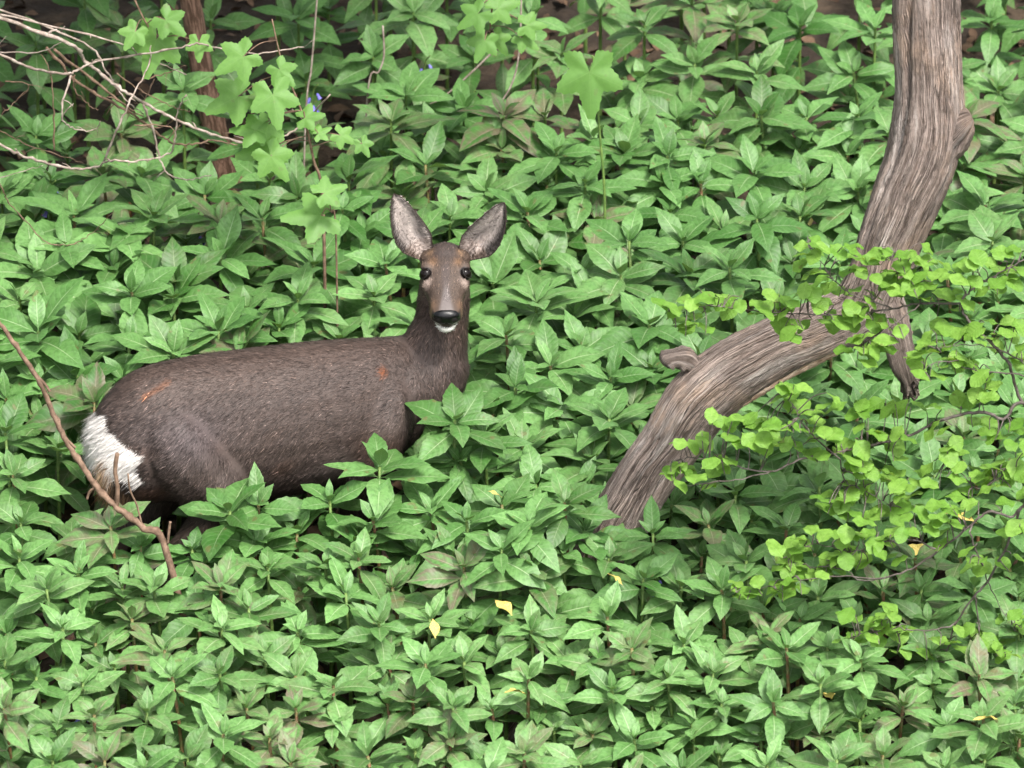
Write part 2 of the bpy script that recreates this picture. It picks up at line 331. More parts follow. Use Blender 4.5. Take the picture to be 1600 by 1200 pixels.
def ear(base, tip, face, L_, W_, flip):
    """cupped ear: inner and outer skin, rim dark; returns V, F, colours, inner-sample list"""
    d = (tip-base).normalized(); f = (face-d*face.dot(d)).normalized(); l = d.cross(f)
    ns, nq = 22, 15; V = []; Fc = []; Cc = []; H = []
    for side in (0, 1):
        for i in range(ns):
            s = i/(ns-1)
            wd = W_*(.40+.60*math.sin(math.pi*min(1, s*.95+.12)**.9))*(1 if s < .78 else max(.04, math.sqrt(max(0, 1-((s-.78)/.22)**2))))
            if s < .25: wd *= .62+.38*(s/.25)
            dep = wd*(.95-.45*s)
            for k in range(nq):
                q = -1+2*k/(nq-1); e = math.sin(q*math.pi/2)
                p = base+d*(L_*s)-f*(dep*(math.cos(q*math.pi/2))) + l*(wd*e) + f*(.012*math.sin(math.pi*s)) + l*flip*(.010*math.sin(math.pi*s))
                if side: p = p-f*.005*math.cos(q*math.pi/2)-(l*math.copysign(.0018, q) if abs(q) > .9 else l*0)
                V.append(p)
                rim = max(abs(q)**7, max(0, (s-.86)/.14)**1.2)
                sgn = q*flip
                inner = np.array([.58, .50, .46])*(.85 if sgn < 0 else 1.05)
                # dark bands of hair down the inside
                st = .5+.5*math.sin(9*q+5*s+2*math.sin(7*s)); inner = inner*(1-.55*st) if abs(q) < .95 else inner
                if sgn > .05: inner = inner*(1-.85*min(1, (sgn-.05)/.45))       # outer half darker
                if s < .22: inner = inner*(.85)+np.array([.05, .03, .02])
                outer = np.array([.048, .033, .027])
                Cc.append(outer if side else inner*(1-rim)+np.array([.022, .016, .014])*rim)
                if not side and 1 <= i < ns-2 and 0 < k < nq-1: H.append((p, d, f, l, s, q, Cc[-1]))
    for side in (0, 1):
        o = side*ns*nq
        for i in range(ns-1):
            for k in range(nq-1):
                q = (o+i*nq+k, o+i*nq+k+1, o+(i+1)*nq+k+1, o+(i+1)*nq+k); Fc.append(q if side == 0 else q[::-1])
    o = ns*nq
    for i in range(ns-1):
        for k in (0, nq-1): Fc.append((i*nq+k, (i+1)*nq+k, o+(i+1)*nq+k, o+i*nq+k))
    for k in range(nq-1):
        for i in (0, ns-1): Fc.append((i*nq+k, i*nq+k+1, o+i*nq+k+1, o+i*nq+k))
    return V, Fc, Cc, H
EYES = [hw(.0630, s*.0430, .0218) for s in (-1, 1)]
def sm(x, a, b): t = np.clip((x-a)/(b-a), 0, 1); return t*t*(3-2*t)
def lerp(c, k, m): return c*(1-m[:, None])+np.array(k)*m[:, None]
def deer_color(P):
    L = local(P); X, Y, Z = L.T; n1 = noise(P, 9, 0); n2 = noise(P, 30, 1); n3 = noise(P, 75, 2)
    c = np.tile(np.array([.052, .036, .031]), (len(P), 1))
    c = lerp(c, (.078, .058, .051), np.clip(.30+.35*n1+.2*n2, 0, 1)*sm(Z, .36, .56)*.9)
    c = lerp(c, (.075, .037, .022), sm(n1*.6+n2*.5, .3, 1.0)*.6*sm(Z, .62, .50))
    # rusty patch behind the elbow, pale grey streaks on flank and chest
    el = np.exp(-(((X-.225)/.045)**2+((Z-.44)/.05)**2)); c = lerp(c, (.060, .026, .014), el*.8)
    g = np.exp(-(((X-.14)/.07)**2+((Z-.41)/.05)**2))+np.exp(-(((X+.14)/.05)**2+((Z-.46)/.03)**2))*.8+np.exp(-(((X+.24)/.05)**2+((Z-.52)/.03)**2))*.5+np.exp(-(((X-.27)/.05)**2+((Z-.50)/.04)**2))*.5
    c = lerp(c, (.155, .125, .115), np.clip(g*(.55+.45*n2), 0, 1)*.75)
    c = lerp(c, (.115, .095, .105), np.exp(-(((X+.22)/.09)**2+((Z-.56)/.05)**2))*.35)
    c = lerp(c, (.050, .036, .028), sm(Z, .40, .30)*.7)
    # orange moult marks: loin and withers
    wd_ = np.abs((Z-.655)-(X+.27)*.35); c = lerp(c, (.23, .075, .022), np.clip(1.2-wd_/.006, 0, 1)*((np.abs(X+.265) < .035))*(Y < 0)*.8)
    c = lerp(c, (.24, .07, .02), np.clip(1.3-np.hypot(X-.265, (Z-.615))/.011, 0, 1)*(Y < 0)*.8)
    # neck a little warmer
    nk = sm(Z, .60, .68); c = lerp(c, (.068, .045, .036), nk*.7)
    # rump patch
    e = .016*n2+.012*n3; lim = -.374+(.585-Z)*.52+e
    rp = sm(lim-X, -.004, .006)*sm(Z-.20*(-.30-X)-e*1.2, .448, .464)*sm(.592-Z+e, 0, .01)
    c = lerp(c, (.70, .66, .63), rp)
    tan = np.exp(-((Y+.050-.012*n2)/.016)**2)*sm(Z, .385, .41)*sm(.535-Z+e, 0, .03)*(X < -.33); c = lerp(c, (.36, .21, .11), np.clip(tan*1.2, 0, 1)*.9)
    # face
    H = headc(P); t, r, n = H.T; ar = np.abs(r); hd = sm(t, -.045, -.01)*sm(n, -.075, -.045)*(Z > .66)*(t < .22)*(ar < .085)
    f = np.tile(np.array([.050, .034, .026]), (len(P), 1)); f = lerp(f, (.066, .045, .033), np.clip(.4+.4*n2, 0, 1)*.5)
    up = sm(n, -.02, .015)
    f = lerp(f, (.036, .026, .023), sm(.055-t, 0, .03)*sm(.038-ar, 0, .012)*up*.9)                 # dark crown
    f = lerp(f, (.045, .032, .028), sm(.014-ar, 0, .010)*sm(t, .03, .06)*up)                        # dark blaze
    f = lerp(f, (.17, .095, .050), np.exp(-(((t-.042)/.013)**2+((ar-.028)/.009)**2))*.6*up)         # tan brows
    f = lerp(f, (.24, .15, .09), np.exp(-(((t-.010)/.010)**2+((ar-.033)/.007)**2))*.6)
    f = lerp(f, (.13, .112, .108), sm(.0140-ar-.20*(.15-t), -.003, .007)*sm(t, .085, .130)*sm(n, .0, .014)*.75)   # grey bridge
    f = lerp(f, (.27, .21, .18), np.exp(-(((t-.086)/.011)**2+((ar-.041)/.009)**2))*.8)               # pale under the eye
    f = lerp(f, (.13, .078, .048), np.exp(-(((t-.150)/.014)**2+((ar-.031)/.008)**2))*.8)
    for s, E in zip((-1, 1), EYES):
        dE = np.linalg.norm(P-np.array(E), axis=1); f = lerp(f, (.005, .004, .004), sm(.0180-dE, 0, .0018)*.95)
    f = lerp(f, (.010, .009, .009), sm(t, .148, .156)*sm(n, -.030, -.022)*sm(.034-ar, 0, .008)*sm(.02-n, -.01, .02)*0.0)
    f = lerp(f, (.012, .010, .010), sm(t, .142, .150)*sm(.0335-ar, 0, .004)*sm(n, -.0185, -.016)*sm(.012-n, 0, .004))
    ch = sm(t, .128, .138)*sm(.0265-ar, 0, .005)*sm(-.0245-n, 0, .002); f = lerp(f, (.68, .66, .62), ch)
    lipw = np.exp(-((ar-.0205)/.0065)**2)*sm(t, .142, .152)*np.exp(-((n+.0195)/.0030)**2); f = lerp(f, (.60, .57, .54), np.clip(lipw*1.2, 0, 1))
    f = lerp(f, (.012, .01, .01), sm(t, .137, .142)*sm(.030-ar, 0, .004)*np.exp(-((n+.0240)/.0013)**2))
    c = c*(1-hd[:, None])+f*hd[:, None]
    c = c*(1+.10*n3[:, None])
    dk = 1-.24*(1-rp)*(1-hd*.7); c = c*dk[:, None]
    return np.clip(c, .004, .9)
def build_deer():
    root = empty('roe_deer', dw(-.02, 0, gz(-.56, 0))); org = root.location
    tag(root, 'grey-brown roe deer with white rump standing among balsam, head turned back', 'deer')
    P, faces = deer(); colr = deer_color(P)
    me = mesh('tmpn', P, faces); me.update(); VN = np.empty(len(P)*3); me.vertices.foreach_get('normal', VN); VN = VN.reshape(-1, 3); bpy.data.meshes.remove(me)
    # vertices under the nose pad and round the eyes keep to the skin; ears are welded in as part of the body mesh
    V = [Vector(p) for p in P]; Fc = list(faces); Cc = [c for c in colr]; EH = []
    for s, bp_, tp_, fc_ in ((-1, hw(.004, -.041, .012), at(616, 303, .150), Vector((.30, -1, .25))), (1, hw(.004, .041, .012), at(788, 317, .135), Vector((-.10, -1, .18)))):
        ev, ef, ec, eh = ear(bp_, tp_, fc_, (tp_-bp_).length, .0400, s); o = len(V); V += ev; Fc += [tuple(i+o for i in f) for f in ef]; Cc += ec; EH += eh
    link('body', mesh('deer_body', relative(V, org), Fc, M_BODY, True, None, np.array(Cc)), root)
    # eyes, nose pad, hooves
    for s, E in zip((-1, 1), EYES):
        V2, F2 = [], []
        for j in range(13):
            ph = -math.pi/2+math.pi*j/12
            for k in range(20):
                th = 2*math.pi*k/20; V2.append(Vector((math.cos(ph)*math.cos(th), math.cos(ph)*math.sin(th), math.sin(ph)))*.0150)
        F2 = [(j*20+k, j*20+(k+1) % 20, (j+1)*20+(k+1) % 20, (j+1)*20+k) for j in range(12) for k in range(20)]
        e = link('eye', mesh('eye', V2, F2, M_EYE), root); e.location = Vector(E)-org
        # lid: a soft ring standing a little proud round the eye
        nrm = (Vector(HR)*s*.72+Vector(HN)*.66+Vector(HA)*.18).normalized(); a1 = Vector(HA); a1 = (a1-nrm*a1.dot(nrm)).normalized(); a2 = nrm.cross(a1)
        ring = [Vector(E)+nrm*.0068+(a1*math.cos(a)*.0118+a2*math.sin(a)*.0132) for a in np.linspace(0, 2*math.pi, 25)]
        lv, lf, lu = tube(ring, [.0020]*25, 8, False); cc = np.tile(np.array([.006, .0045, .004]), (len(lv), 1))
        link('eyelid', mesh('eyelid', relative(lv, Vector(E)), lf, M_BODY, True, None, cc), e)
    V2, F2 = [], []; nu, nv = 40, 24
    for j in range(nv+1):
        ph = -math.pi/2+math.pi*j/nv
        for k in range(nu):
            th = 2*math.pi*k/nu; x, y, z = math.cos(ph)*math.cos(th), math.cos(ph)*math.sin(th), math.sin(ph)
            # wide rounded pad, narrower towards the lip, two comma nostrils at the sides
            wdt = .0300*(1-.30*max(0, -z)**1.3)
            q = Vector((math.copysign(abs(x)**.85, x)*wdt, y*.0165, math.copysign(abs(z)**.9, z)*.0188))
            dn = math.hypot((abs(x)-.62)/.23, (z+.02+.5*(abs(x)-.62))/.30)
            if y > -.1: q.y -= .0085*math.exp(-dn**2*1.3)
            q.y -= .0022*math.exp(-(x/.09)**2)*(z < .2)
            V2.append(q)
    F2 = [(j*nu+k, j*nu+(k+1) % nu, (j+1)*nu+(k+1) % nu, (j+1)*nu+k) for j in range(nv) for k in range(nu)]
    no = link('nose', mesh('nose', V2, F2, M_NOSE), root)
    mt = Matrix((Vector(HR), Vector(HA), Vector(HN))).transposed().to_4x4(); mt.translation = hw(.1695, 0, .0008)-org; no.matrix_basis = mt
    for (X, s) in ((-.25+.03, -1), (-.25-.035, 1), (.252, -1), (.252, 1)):
        p = dw(X+.008, s*.075, 0); p.z = gz(p.x, p.y)
        hv, hf, _ = tube([p+Vector((0, 0, -.012)), p+Vector((0, 0, .012)), p+Vector((-.006, 0, .034))], [.024, .021, .0165], 12)
        link('hoof', mesh('hoof', relative(hv, org), hf, M_HOOF), root)
    # fur: short tapered hairs lying along the coat
    F4 = np.array([f if len(f) == 4 else (f[0], f[1], f[2], f[2]) for f in faces]); A, B, Cq, D = P[F4[:, 0]], P[F4[:, 1]], P[F4[:, 2]], P[F4[:, 3]]
    ar = .5*np.linalg.norm(np.cross(Cq-A, D-B), axis=1); cen = (A+B+Cq+D)/4; Lc = local(cen); Hc = headc(cen); rump0 = (Lc[:, 0] < -.27) & (Lc[:, 2] > .40) & (Lc[:, 2] < .61)
    wgt = ar*np.where(rump0, 2.2, 1)*np.where(Lc[:, 2] < .25, .3, 1)*np.where((Hc[:, 0] > -.03) & (Lc[:, 2] > .7) & (np.abs(Hc[:, 1]) < .08), 2.0, 1)
    N = 150000; idx = RN.choice(len(ar), N, p=wgt/wgt.sum()); u, v = RN.rand(N, 1), RN.rand(N, 1)
    Q = (A[idx]*(1-u)+B[idx]*u)*(1-v)+(D[idx]*(1-u)+Cq[idx]*u)*v; nr = VN[F4[idx, 0]]
    H = headc(Q); dE = np.minimum(*[np.linalg.norm(Q-np.array(E), axis=1) for E in EYES])
    head = (H[:, 0] > -.03) & (H[:, 2] > -.07) & (Q[:, 2] > .66) & (np.abs(H[:, 1]) < .085)
    keep = (dE > .0175) & ~((H[:, 0] > .150) & (H[:, 2] > -.022) & head); Q, nr, H, head = Q[keep], nr[keep], H[keep], head[keep]; N = len(Q)
    L = local(Q); X, Y, Z = L.T; cq = deer_color(Q)
    back = np.array([-DC, -DS, 0]); flow = np.tile(back*.85+np.array([0, 0, -.45]), (N, 1))
    nk = ((Z > .60) & (X > .27) & ~head); kb = (sm(X, .17, .36)*sm(Z, .50, .66))[:, None]; flow = flow*(1-kb)+np.array([-.25, .05, -.95])*kb; flow[head] = -HA; kl = sm(.46-Z, 0, .14)[:, None]; flow = np.where(head[:, None], flow, flow*(1-kl)+(np.array([0, 0, -1.0])+back*.35)*kl)
    flow = flow + .35*np.stack([noise(Q, 16, 0), noise(Q, 16, 1), noise(Q, 16, 3)], 1) + RN.normal(size=(N, 3))*.22
    tg = flow-nr*np.sum(flow*nr, 1)[:, None]; tg /= np.linalg.norm(tg, axis=1)[:, None]+1e-9
    rump = (cq.mean(1) > .30) & (X < -.25) & ~head
    tuft = (np.abs(Y+.050) < .018) & (X < -.33) & (Z < .51) & (Z > .38)
    ln = RN.uniform(.010, .017, N); ln[head] = RN.uniform(.004, .008, head.sum()); ln[rump] = RN.uniform(.020, .034, rump.sum()); ln[tuft] = RN.uniform(.03, .05, tuft.sum()); ln[nk] *= 1.1
    lift = RN.uniform(.12, .32, N); lift[head] = RN.uniform(.2, .55, head.sum()); lift[rump] = RN.uniform(.35, .8, rump.sum()); lift[tuft] = .5
    tg[tuft] = np.array([0, 0, -1.0])+RN.normal(size=(tuft.sum(), 3))*.25
    dr = tg+nr*lift[:, None]; dr /= np.linalg.norm(dr, axis=1)[:, None]
    sd_ = np.cross(dr, nr+RN.normal(size=(N, 3))*.25); sd_ /= np.linalg.norm(sd_, axis=1)[:, None]+1e-9
    ln = ln*np.exp(RN.normal(size=N)*.22); wd_ = np.where(rump | tuft, .0011, np.where(head, .0009, .0009))[:, None]
    base = Q-nr*.001
    # agouti: pale-banded and dark hairs mixed
    br = np.exp(RN.normal(size=N)*.55)*.92; br[rump] = RN.uniform(.85, 1.1, rump.sum()); cq = np.clip(cq*br[:, None], .003, .85)
    def hairs(name, sel):
        n = sel.sum(); VV = np.empty((n, 3, 3)); VV[:, 0] = base[sel]-sd_[sel]*wd_[sel]; VV[:, 1] = base[sel]+sd_[sel]*wd_[sel]; VV[:, 2] = base[sel]+dr[sel]*ln[sel][:, None]
        VV = VV.reshape(-1, 3)-np.array(org); m = bpy.data.meshes.new(name); m.vertices.add(n*3); m.vertices.foreach_set('co', VV.ravel().astype(np.float32)); m.loops.add(n*3); m.polygons.add(n)
        m.loops.foreach_set('vertex_index', np.arange(n*3, dtype=np.int32)); m.polygons.foreach_set('loop_start', np.arange(0, n*3, 3, dtype=np.int32)); m.materials.append(M_FUR); m.update(calc_edges=True)
        a = m.color_attributes.new('col', 'FLOAT_COLOR', 'POINT'); cc = np.ones((n*3, 4), dtype=np.float32); cc[:, :3] = np.repeat(cq[sel], 3, 0); a.data.foreach_set('color', cc.ravel())
        nn = nr[sel]+RN.normal(size=(n, 3))*.22; nn /= np.linalg.norm(nn, axis=1)[:, None]; m.polygons.foreach_set('use_smooth', [True]*n); m.normals_split_custom_set(np.repeat(nn, 3, 0).tolist())
        return link(name, m, root)
    pr = rump | tuft
    tag(hairs('coat', ~pr), kind='stuff'); o = hairs('rump_patch', pr); tag(o, 'fluffy white rump patch with a tan tuft', kind='stuff')
    # pale hairs inside the ears
    EHs = [EH[i] for i in RN.choice(len(EH), 2600)]
    VV, FF, CC = [], [], []
    for p, d, f, l, s, q, cc in EHs:
        p = p+l*random.uniform(-.003, .003)+d*random.uniform(-.003, .003); dr_ = (d*.7-l*q*.8+f*random.uniform(.15, .6)+Vector(RN.normal(size=3)*.25)).normalized(); sd2 = dr_.cross(f).normalized()*.0008; o = len(VV)
        ll = random.uniform(.008, .02)*(1-.5*s); VV += [p-sd2, p+sd2, p+dr_*ll]; FF.append((o, o+1, o+2)); k = random.uniform(.6, 1.5); CC += [np.clip(np.array(cc)*k, .01, .8)]*3
    tag(link('ear_hair', mesh('ear_hair', relative(VV, org), FF, M_FUR, False, None, np.array(CC)), root), kind='stuff')
build_deer()

# ------------------------------------------------------------------ weathered fallen limb
LOGPX = [(775, 1150, 36, -.42), (835, 1070, 40, -.37), (885, 980, 43, -.33), (930, 895, 46, -.30), (970, 815, 47, -.285), (1012, 745, 46, -.27), (1050, 690, 47, -.26), (1092, 628, 52, -.25), (1150, 578, 50, -.24), (1220, 540, 46, -.23), (1290, 512, 45, -.22), (1345, 480, 47, -.21), (1372, 430, 46, -.20), (1390, 375, 48, -.19), (1414, 310, 52, -.18), (1440, 245, 54, -.17), (1452, 190, 55, -.16), (1453, 130, 51, -.15), (1450, 68, 51, -.14), (1447, 0, 51, -.13), (1444, -120, 50, -.12), (1440, -260, 48, -.10), (1436, -420, 46, -.08)]
LOGP = [at(x, y, Y) for x, y, r, Y in LOGPX]; LOGR = [r/PPM for x, y, r, Y in LOGPX]
def rough_limb(name, pts, rads, parent, org, seg=84, n=14, amp=.10, seed=0, ragged=0, mat=None):
    q = catmull([tuple(p)+(r,) for p, r in zip(pts, rads)], n); V, Fc, U = tube([a[:3] for a in q], [a[3] for a in q], seg); rnd = random.Random(seed)
    ph = [rnd.uniform(0, 6.28) for _ in range(12)]; N = len(q)
    for i in range(N):
        c = Vector(q[i][:3]); L = U[i*seg][1]
        for k in range(seg):
            a = 2*math.pi*k/seg; tw = a+.5*math.sin(L*2.2+ph[0])
            d = .55*math.sin(2*tw+ph[1]+L*3.3)+.45*math.sin(3*tw+ph[2]-L*4.5)+.30*math.sin(5*tw+ph[3]+3*math.sin(L*5))+.14*math.sin(11*tw+ph[4]+6*math.sin(L*4.3+1))*math.sin(L*9+a)+rnd.gauss(0, .22)
            d += .5*math.sin(L*17+ph[6]+2*math.sin(a+ph[7]))*math.sin(L*7+ph[8])
            gr = -1.8*math.exp(-((math.sin((tw-ph[9]-.5*math.sin(L*2.6))*.5))/.05)**2)-1.3*math.exp(-((math.sin((tw-ph[10]-.4*math.sin(L*3.3))*.5))/.035)**2)*max(0, math.sin(L*4+ph[11]))
            v = V[i*seg+k]; V[i*seg+k] = c+(v-c)*(1+amp*(d*.55+gr))
        if ragged and i > N-4:
            for k in range(seg): V[i*seg+k] += Vector((rnd.uniform(-1, 1)*.4, 0, rnd.uniform(-1.2, .6)))*ragged
    return link(name, mesh(name, relative(V, org), Fc, mat or M_WOOD, True, U), parent)
lr = empty('dead_limb', (LOGP[1].x, LOGP[1].y, gz(LOGP[1].x, LOGP[1].y)))
tag(lr, 'thick bare weathered tree limb bent like an elbow, rising out of the balsam', 'tree limb')
rough_limb('limb', LOGP, LOGR, lr, lr.location, amp=.085)
S = lambda x, y, Y: at(x, y, Y)
st = rough_limb('stub', [S(1115, 612, -.235), S(1096, 586, -.24), S(1080, 570, -.245), S(1067, 561, -.25), S(1055, 560, -.255), S(1045, 564, -.255), S(1040, 570, -.255)], [.040, .032, .025, .030, .021, .025, .012], lr, lr.location, 36, 5, .34, 3); tag(st, 'short gnarled stub')
rough_limb('stub', [S(1455, 235, -.165), S(1478, 212, -.175), S(1496, 196, -.185), S(1510, 186, -.19), S(1518, 182, -.19)], [.05, .052, .042, .030, .014], lr, lr.location, 40, 6, .17, 5)
bs = rough_limb('broken_stub', [S(1380, 450, -.20), S(1392, 490, -.23), S(1402, 525, -.25), S(1409, 555, -.26), S(1416, 580, -.262), S(1424, 606, -.262)], [.04, .036, .034, .032, .026, .010], lr, lr.location, 36, 6, .30, 9, .03); tag(bs, 'splintered pale end of a snapped side branch')
te = [(1095, 675, -.27), (1122, 652, -.275), (1152, 629, -.275), (1190, 603, -.27), (1230, 583, -.265), (1275, 559, -.255), (1320, 536, -.245), (1345, 520, -.23)]
tg_ = rough_limb('torn_edge', [S(*q) for q in te], [.006, .016, .014, .018, .014, .017, .014, .006], lr, lr.location, 22, 12, .45, 13, mat=M_TORN); tag(tg_, 'pale torn strip of inner wood under the limb')
# root-like splinters where the limb meets the ground
for (a, b_, c_) in (((905, 900), (885, 890), (870, 905)), ((960, 960), (985, 990), (1000, 1030))):
    rough_limb('splinter', [S(*a, -.33), S(*b_, -.36), S(*c_, -.38)], [.028, .016, .005], lr, lr.location, 20, 6, .2, a[0])

# ------------------------------------------------------------------ balsam plants
def leaf_geo(wr=.40, ns=14, fold=.16, droop=.18, teeth=.05, wav=.02, seed=0, kind='balsam', twist=.0):
    r = random.Random(seed); V = []; U = []; Fc = []; ph = r.uniform(0, 6)
    for i in range(ns+1):
        v = i/ns
        if kind == 'balsam':
            q = max(0, (v-.07)/.93); wdt = wr*.5*(math.sin(math.pi*q**.90)**.86 if 0 < q < 1 else 0)*(1.0-.34*max(0, q-.68)/.32)+.010*(1-v)
        else:
            q = max(0, (v-.09)/.91); wdt = wr*.5*(math.sin(math.pi*q**.86)**.62 if 0 < q < 1 else 0)+.008*(1-v)
        tt = teeth*(1 if i % 2 else -1)*(wdt/(wr*.5))
        bend = -droop*v**2; sway = twist*v*v
        for s in (-1, -.52, 0, .52, 1):
            e = 1 if abs(s) == 1 else 0; x = s*wdt*(1+tt*e)+sway; y = v+(tt*.3 if e else 0)
            z = bend+wdt*(fold*1.5*(abs(s)-.75*abs(s)**2.2)+.02)-(.06*wdt if s == 0 else 0)+wav*math.sin(v*9+ph+s*1.3)*s*s*wdt*6
            V.append((x, y*(1-.25*droop*v), z)); U.append((.5+.5*s, v))
    for i in range(ns):
        for k in range(4): Fc.append((i*5+k, i*5+k+1, (i+1)*5+k+1, (i+1)*5+k))
    return np.array(V), Fc, np.array(U)
LV = [leaf_geo(random.uniform(.33, .45), 14, random.uniform(.15, .55), random.uniform(.10, .46), random.uniform(.018, .040), random.uniform(.01, .035), i, twist=random.uniform(-.07, .07)) for i in range(14)]
LMESH = [mesh('balsam_leaf', v, f, M_LEAF, True, u) for v, f, u in LV]
LVLO = [leaf_geo(random.uniform(.33, .46), 8, random.uniform(.15, .5), random.uniform(.10, .46), .03, .02, i, twist=random.uniform(-.07, .07)) for i in range(8)]
STM = []
for i in range(6):
    bx, by = random.uniform(-.05, .05), random.uniform(-.05, .05)
    path = [(bx*math.sin(k/6*math.pi), by*math.sin(k/6*math.pi), k/6) for k in range(7)]
    STM.append([mesh('balsam_stem', *tube([(p[0]*.45, p[1]*.45, p[2]) for p in path], [.0062*(1-.45*k/6) for k in range(7)], 6)[:2], m) for m in (M_STEM, M_STEMR)])
def leaf_specs(h, Lm, rnd, full=True, up=0):
    """(height, azimuth, tilt, length) of each leaf on a plant"""
    out = []; a0 = rnd.uniform(0, 6.28)
    for k in range(rnd.choice((2, 3, 3))): out.append((h, a0+k*2.2+rnd.uniform(-.3, .3), R(rnd.uniform(48, 78)), Lm*rnd.uniform(.34, .52), 0))
    n = rnd.choice((3, 3, 4)); a1 = a0+.9
    for k in range(n): out.append((h-.008, a1+k*6.283/n+rnd.uniform(-.25, .25), R(rnd.uniform(22, 48)), Lm*rnd.uniform(.68, .92), .10))
    n = rnd.choice((3, 4, 4)); a1 += .75
    for k in range(n): out.append((h-.026, a1+k*6.283/n+rnd.uniform(-.25, .25), R(rnd.uniform(4, 30)), Lm*rnd.uniform(.88, 1.12), .25))
    if full:
        n = rnd.choice((3, 3, 4)); a1 += .6
        for k in range(n): out.append((h-rnd.uniform(.085, .12), a1+k*6.283/n+rnd.uniform(-.3, .3), R(rnd.uniform(-8, 18)), Lm*rnd.uniform(.9, 1.15), .45))
        if h > .33:
            n = rnd.choice((2, 3)); a1 += .8
            for k in range(n): out.append((h-rnd.uniform(.18, .24), a1+k*6.283/n+rnd.uniform(-.4, .4), R(rnd.uniform(-22, 6)), Lm*rnd.uniform(.75, 1.0), .6))
    return [o for o in out if o[0] > .04]
HERO = [(115,336),(240,336),(320,303),(410,340),(58,424),(276,441),(345,398),(206,455),(490,413),(161,273),(56,210),(465,466),(535,326),(189,207),
(665,256),(749,260),(760,298),(854,288),(824,330),(927,214),(996,190),(1086,98),(1095,286),(976,238),(602,410),(843,405),(983,375),(1067,375),(1015,448),(927,468),(630,305),(770,441),(970,428),(784,232),(1043,242),
(1260,182),(1325,242),(1183,214),(1257,291),(1334,112),(1250,336),(1183,340),(1140,417),(1341,298),(1190,179),(1540,319),(1551,375),(1505,249),(1440,180),(1575,225),(1560,140),(1480,430),(1560,470),
(201,532),(341,515),(147,627),(436,511),(404,788),(359,797),(515,781),(593,728),(464,833),(219,852),(115,842),(300,856),(418,885),(508,884),(562,844),(271,550),(173,821),(530,529),(583,812),
(325,870),(73,919),(122,895),(191,916),(240,916),(308,944),(345,916),(388,949),(206,965),(98,979),(10,989),(257,1014),(465,986),(346,979),(413,1024),(7,1031),(56,1056),(129,1066),(343,1051),(521,1070),(229,1112),(385,1105),(521,1126),(147,1115),(7,1105),(462,1105),(269,1056),
(674,794),(784,787),(837,755),(905,759),(882,784),(826,818),(914,829),(709,860),(655,857),(784,857),(725,885),(830,888),(879,860),(952,871),(1020,832),(735,927),(592,972),(858,944),(830,983),(949,962),(1064,916),(942,930),(987,1011),(938,1028),(1071,1000),(665,1035),(725,1032),(826,1056),(644,1091),(707,1102),(606,1098),(956,1077),(1043,1060),(1082,1130),(893,1035),(1005,902),(613,916),(672,965),
(791,523),(907,544),(770,646),(756,677),(877,632),(952,653),(987,635),(1019,576),(924,716),(817,695),(711,655),(805,604),(896,492),(1015,506),(720,720),(860,570),
(1107,818),(1149,769),(1280,759),(1229,822),(1128,920),(1166,874),(1068,1005),(1166,1021),(1128,1098),(1201,990),(1250,965),(1282,1067),(1345,1028),(1208,1095),(1450,969),(1455,1015),(1411,1102),(1530,1053),(1523,916),(1341,965),(1229,1011),(1047,1056),(1278,930),(1586,1098),
(60,515),(8,675),(32,815),(120,585),(272,465),(60,600),(20,740),(90,700),(560,870),(540,925),(30,870),(400,845),(1090,650),(1340,640),(1240,640),(1560,700),(1570,820),(1430,870),(1350,860),(1460,740),(1590,980)]
def front_limit(px):
    X = [-100, 0, 110, 150, 250, 330, 345, 420, 520, 560, 610, 660, 700, 740, 930, 960, 1010, 1055, 1110, 1150, 1240, 1340, 1430, 1480, 1600, 1700]
    Yv = [690, 760, 815, 815, 845, 850, 790, 782, 776, 725, 722, 715, 660, 600, 640, 820, 815, 735, 680, 645, 610, 600, 640, 560, 540, 500]
    return float(np.interp(px, X, Yv))
def deer_local(x, y): d = (x-DO.x, y-DO.y); return d[0]*DC+d[1]*DS, -d[0]*DS+d[1]*DC
plants = []      # (base, h, leaf length)
def zone_ok(p, h, px, py, hero=False):
    X, Y = deer_local(p.x, p.y)
    if -.47 < X < .52 and abs(Y) < .235: return False
    if -.52 < X < .60 and abs(Y) < .33 and h > .25 and not hero: return False
    if not hero and (Y < 0 or X > .5 or X < -.45) and p.y < .12 and py < front_limit(px)+(46 if px < 660 else 22): return False
    for q, r in zip(LOGP[:6], LOGR[:6]):
        if (Vector((q.x, q.y))-Vector((p.x, p.y))).length < r+.035: return False
    return True
def leaf_px(py): return float(np.interp(py, [100, 400, 650, 820, 900, 1150], [98, 104, 104, 88, 80, 74]))
for (px, py) in HERO:
    rnd = random.Random(px*7+py); h = rnd.uniform(.38, .48); ok = False
    for _ in range(14):
        p = on_ground(px, py, h)
        if zone_ok(p, h, px, py, True): ok = True; break
        h += .025 if py > 700 or px > 690 else -.02
    if not ok: continue
    plants.append((p, h, leaf_px(py)*rnd.uniform(.88, 1.12)*(.78 if 190 < px < 345 and 835 < py < 875 else 1.35 if px < 130 and 320 < py < 530 else 1)/PPM, px, py, True))
n_hero = len(plants); rnd = random.Random(5); tries = 0
while tries < 9000:
    tries += 1; px = rnd.uniform(-60, 1660); py = rnd.uniform(-40, 1260); md = 46 if 170 < py < 1200 else 66
    if px < 560 and py < 270: md = 92
    if any(((px-q[3])/1.25)**2+((py-q[4])/.95)**2 < md**2 for q in plants): continue
    h = rnd.uniform(.33, .46) if py > 200 else rnd.uniform(.36, .5); p = on_ground(px, py, h)
    if not zone_ok(p, h, px, py): continue
    plants.append((p, h, leaf_px(py)*rnd.uniform(.85, 1.1)/PPM, px, py, False))
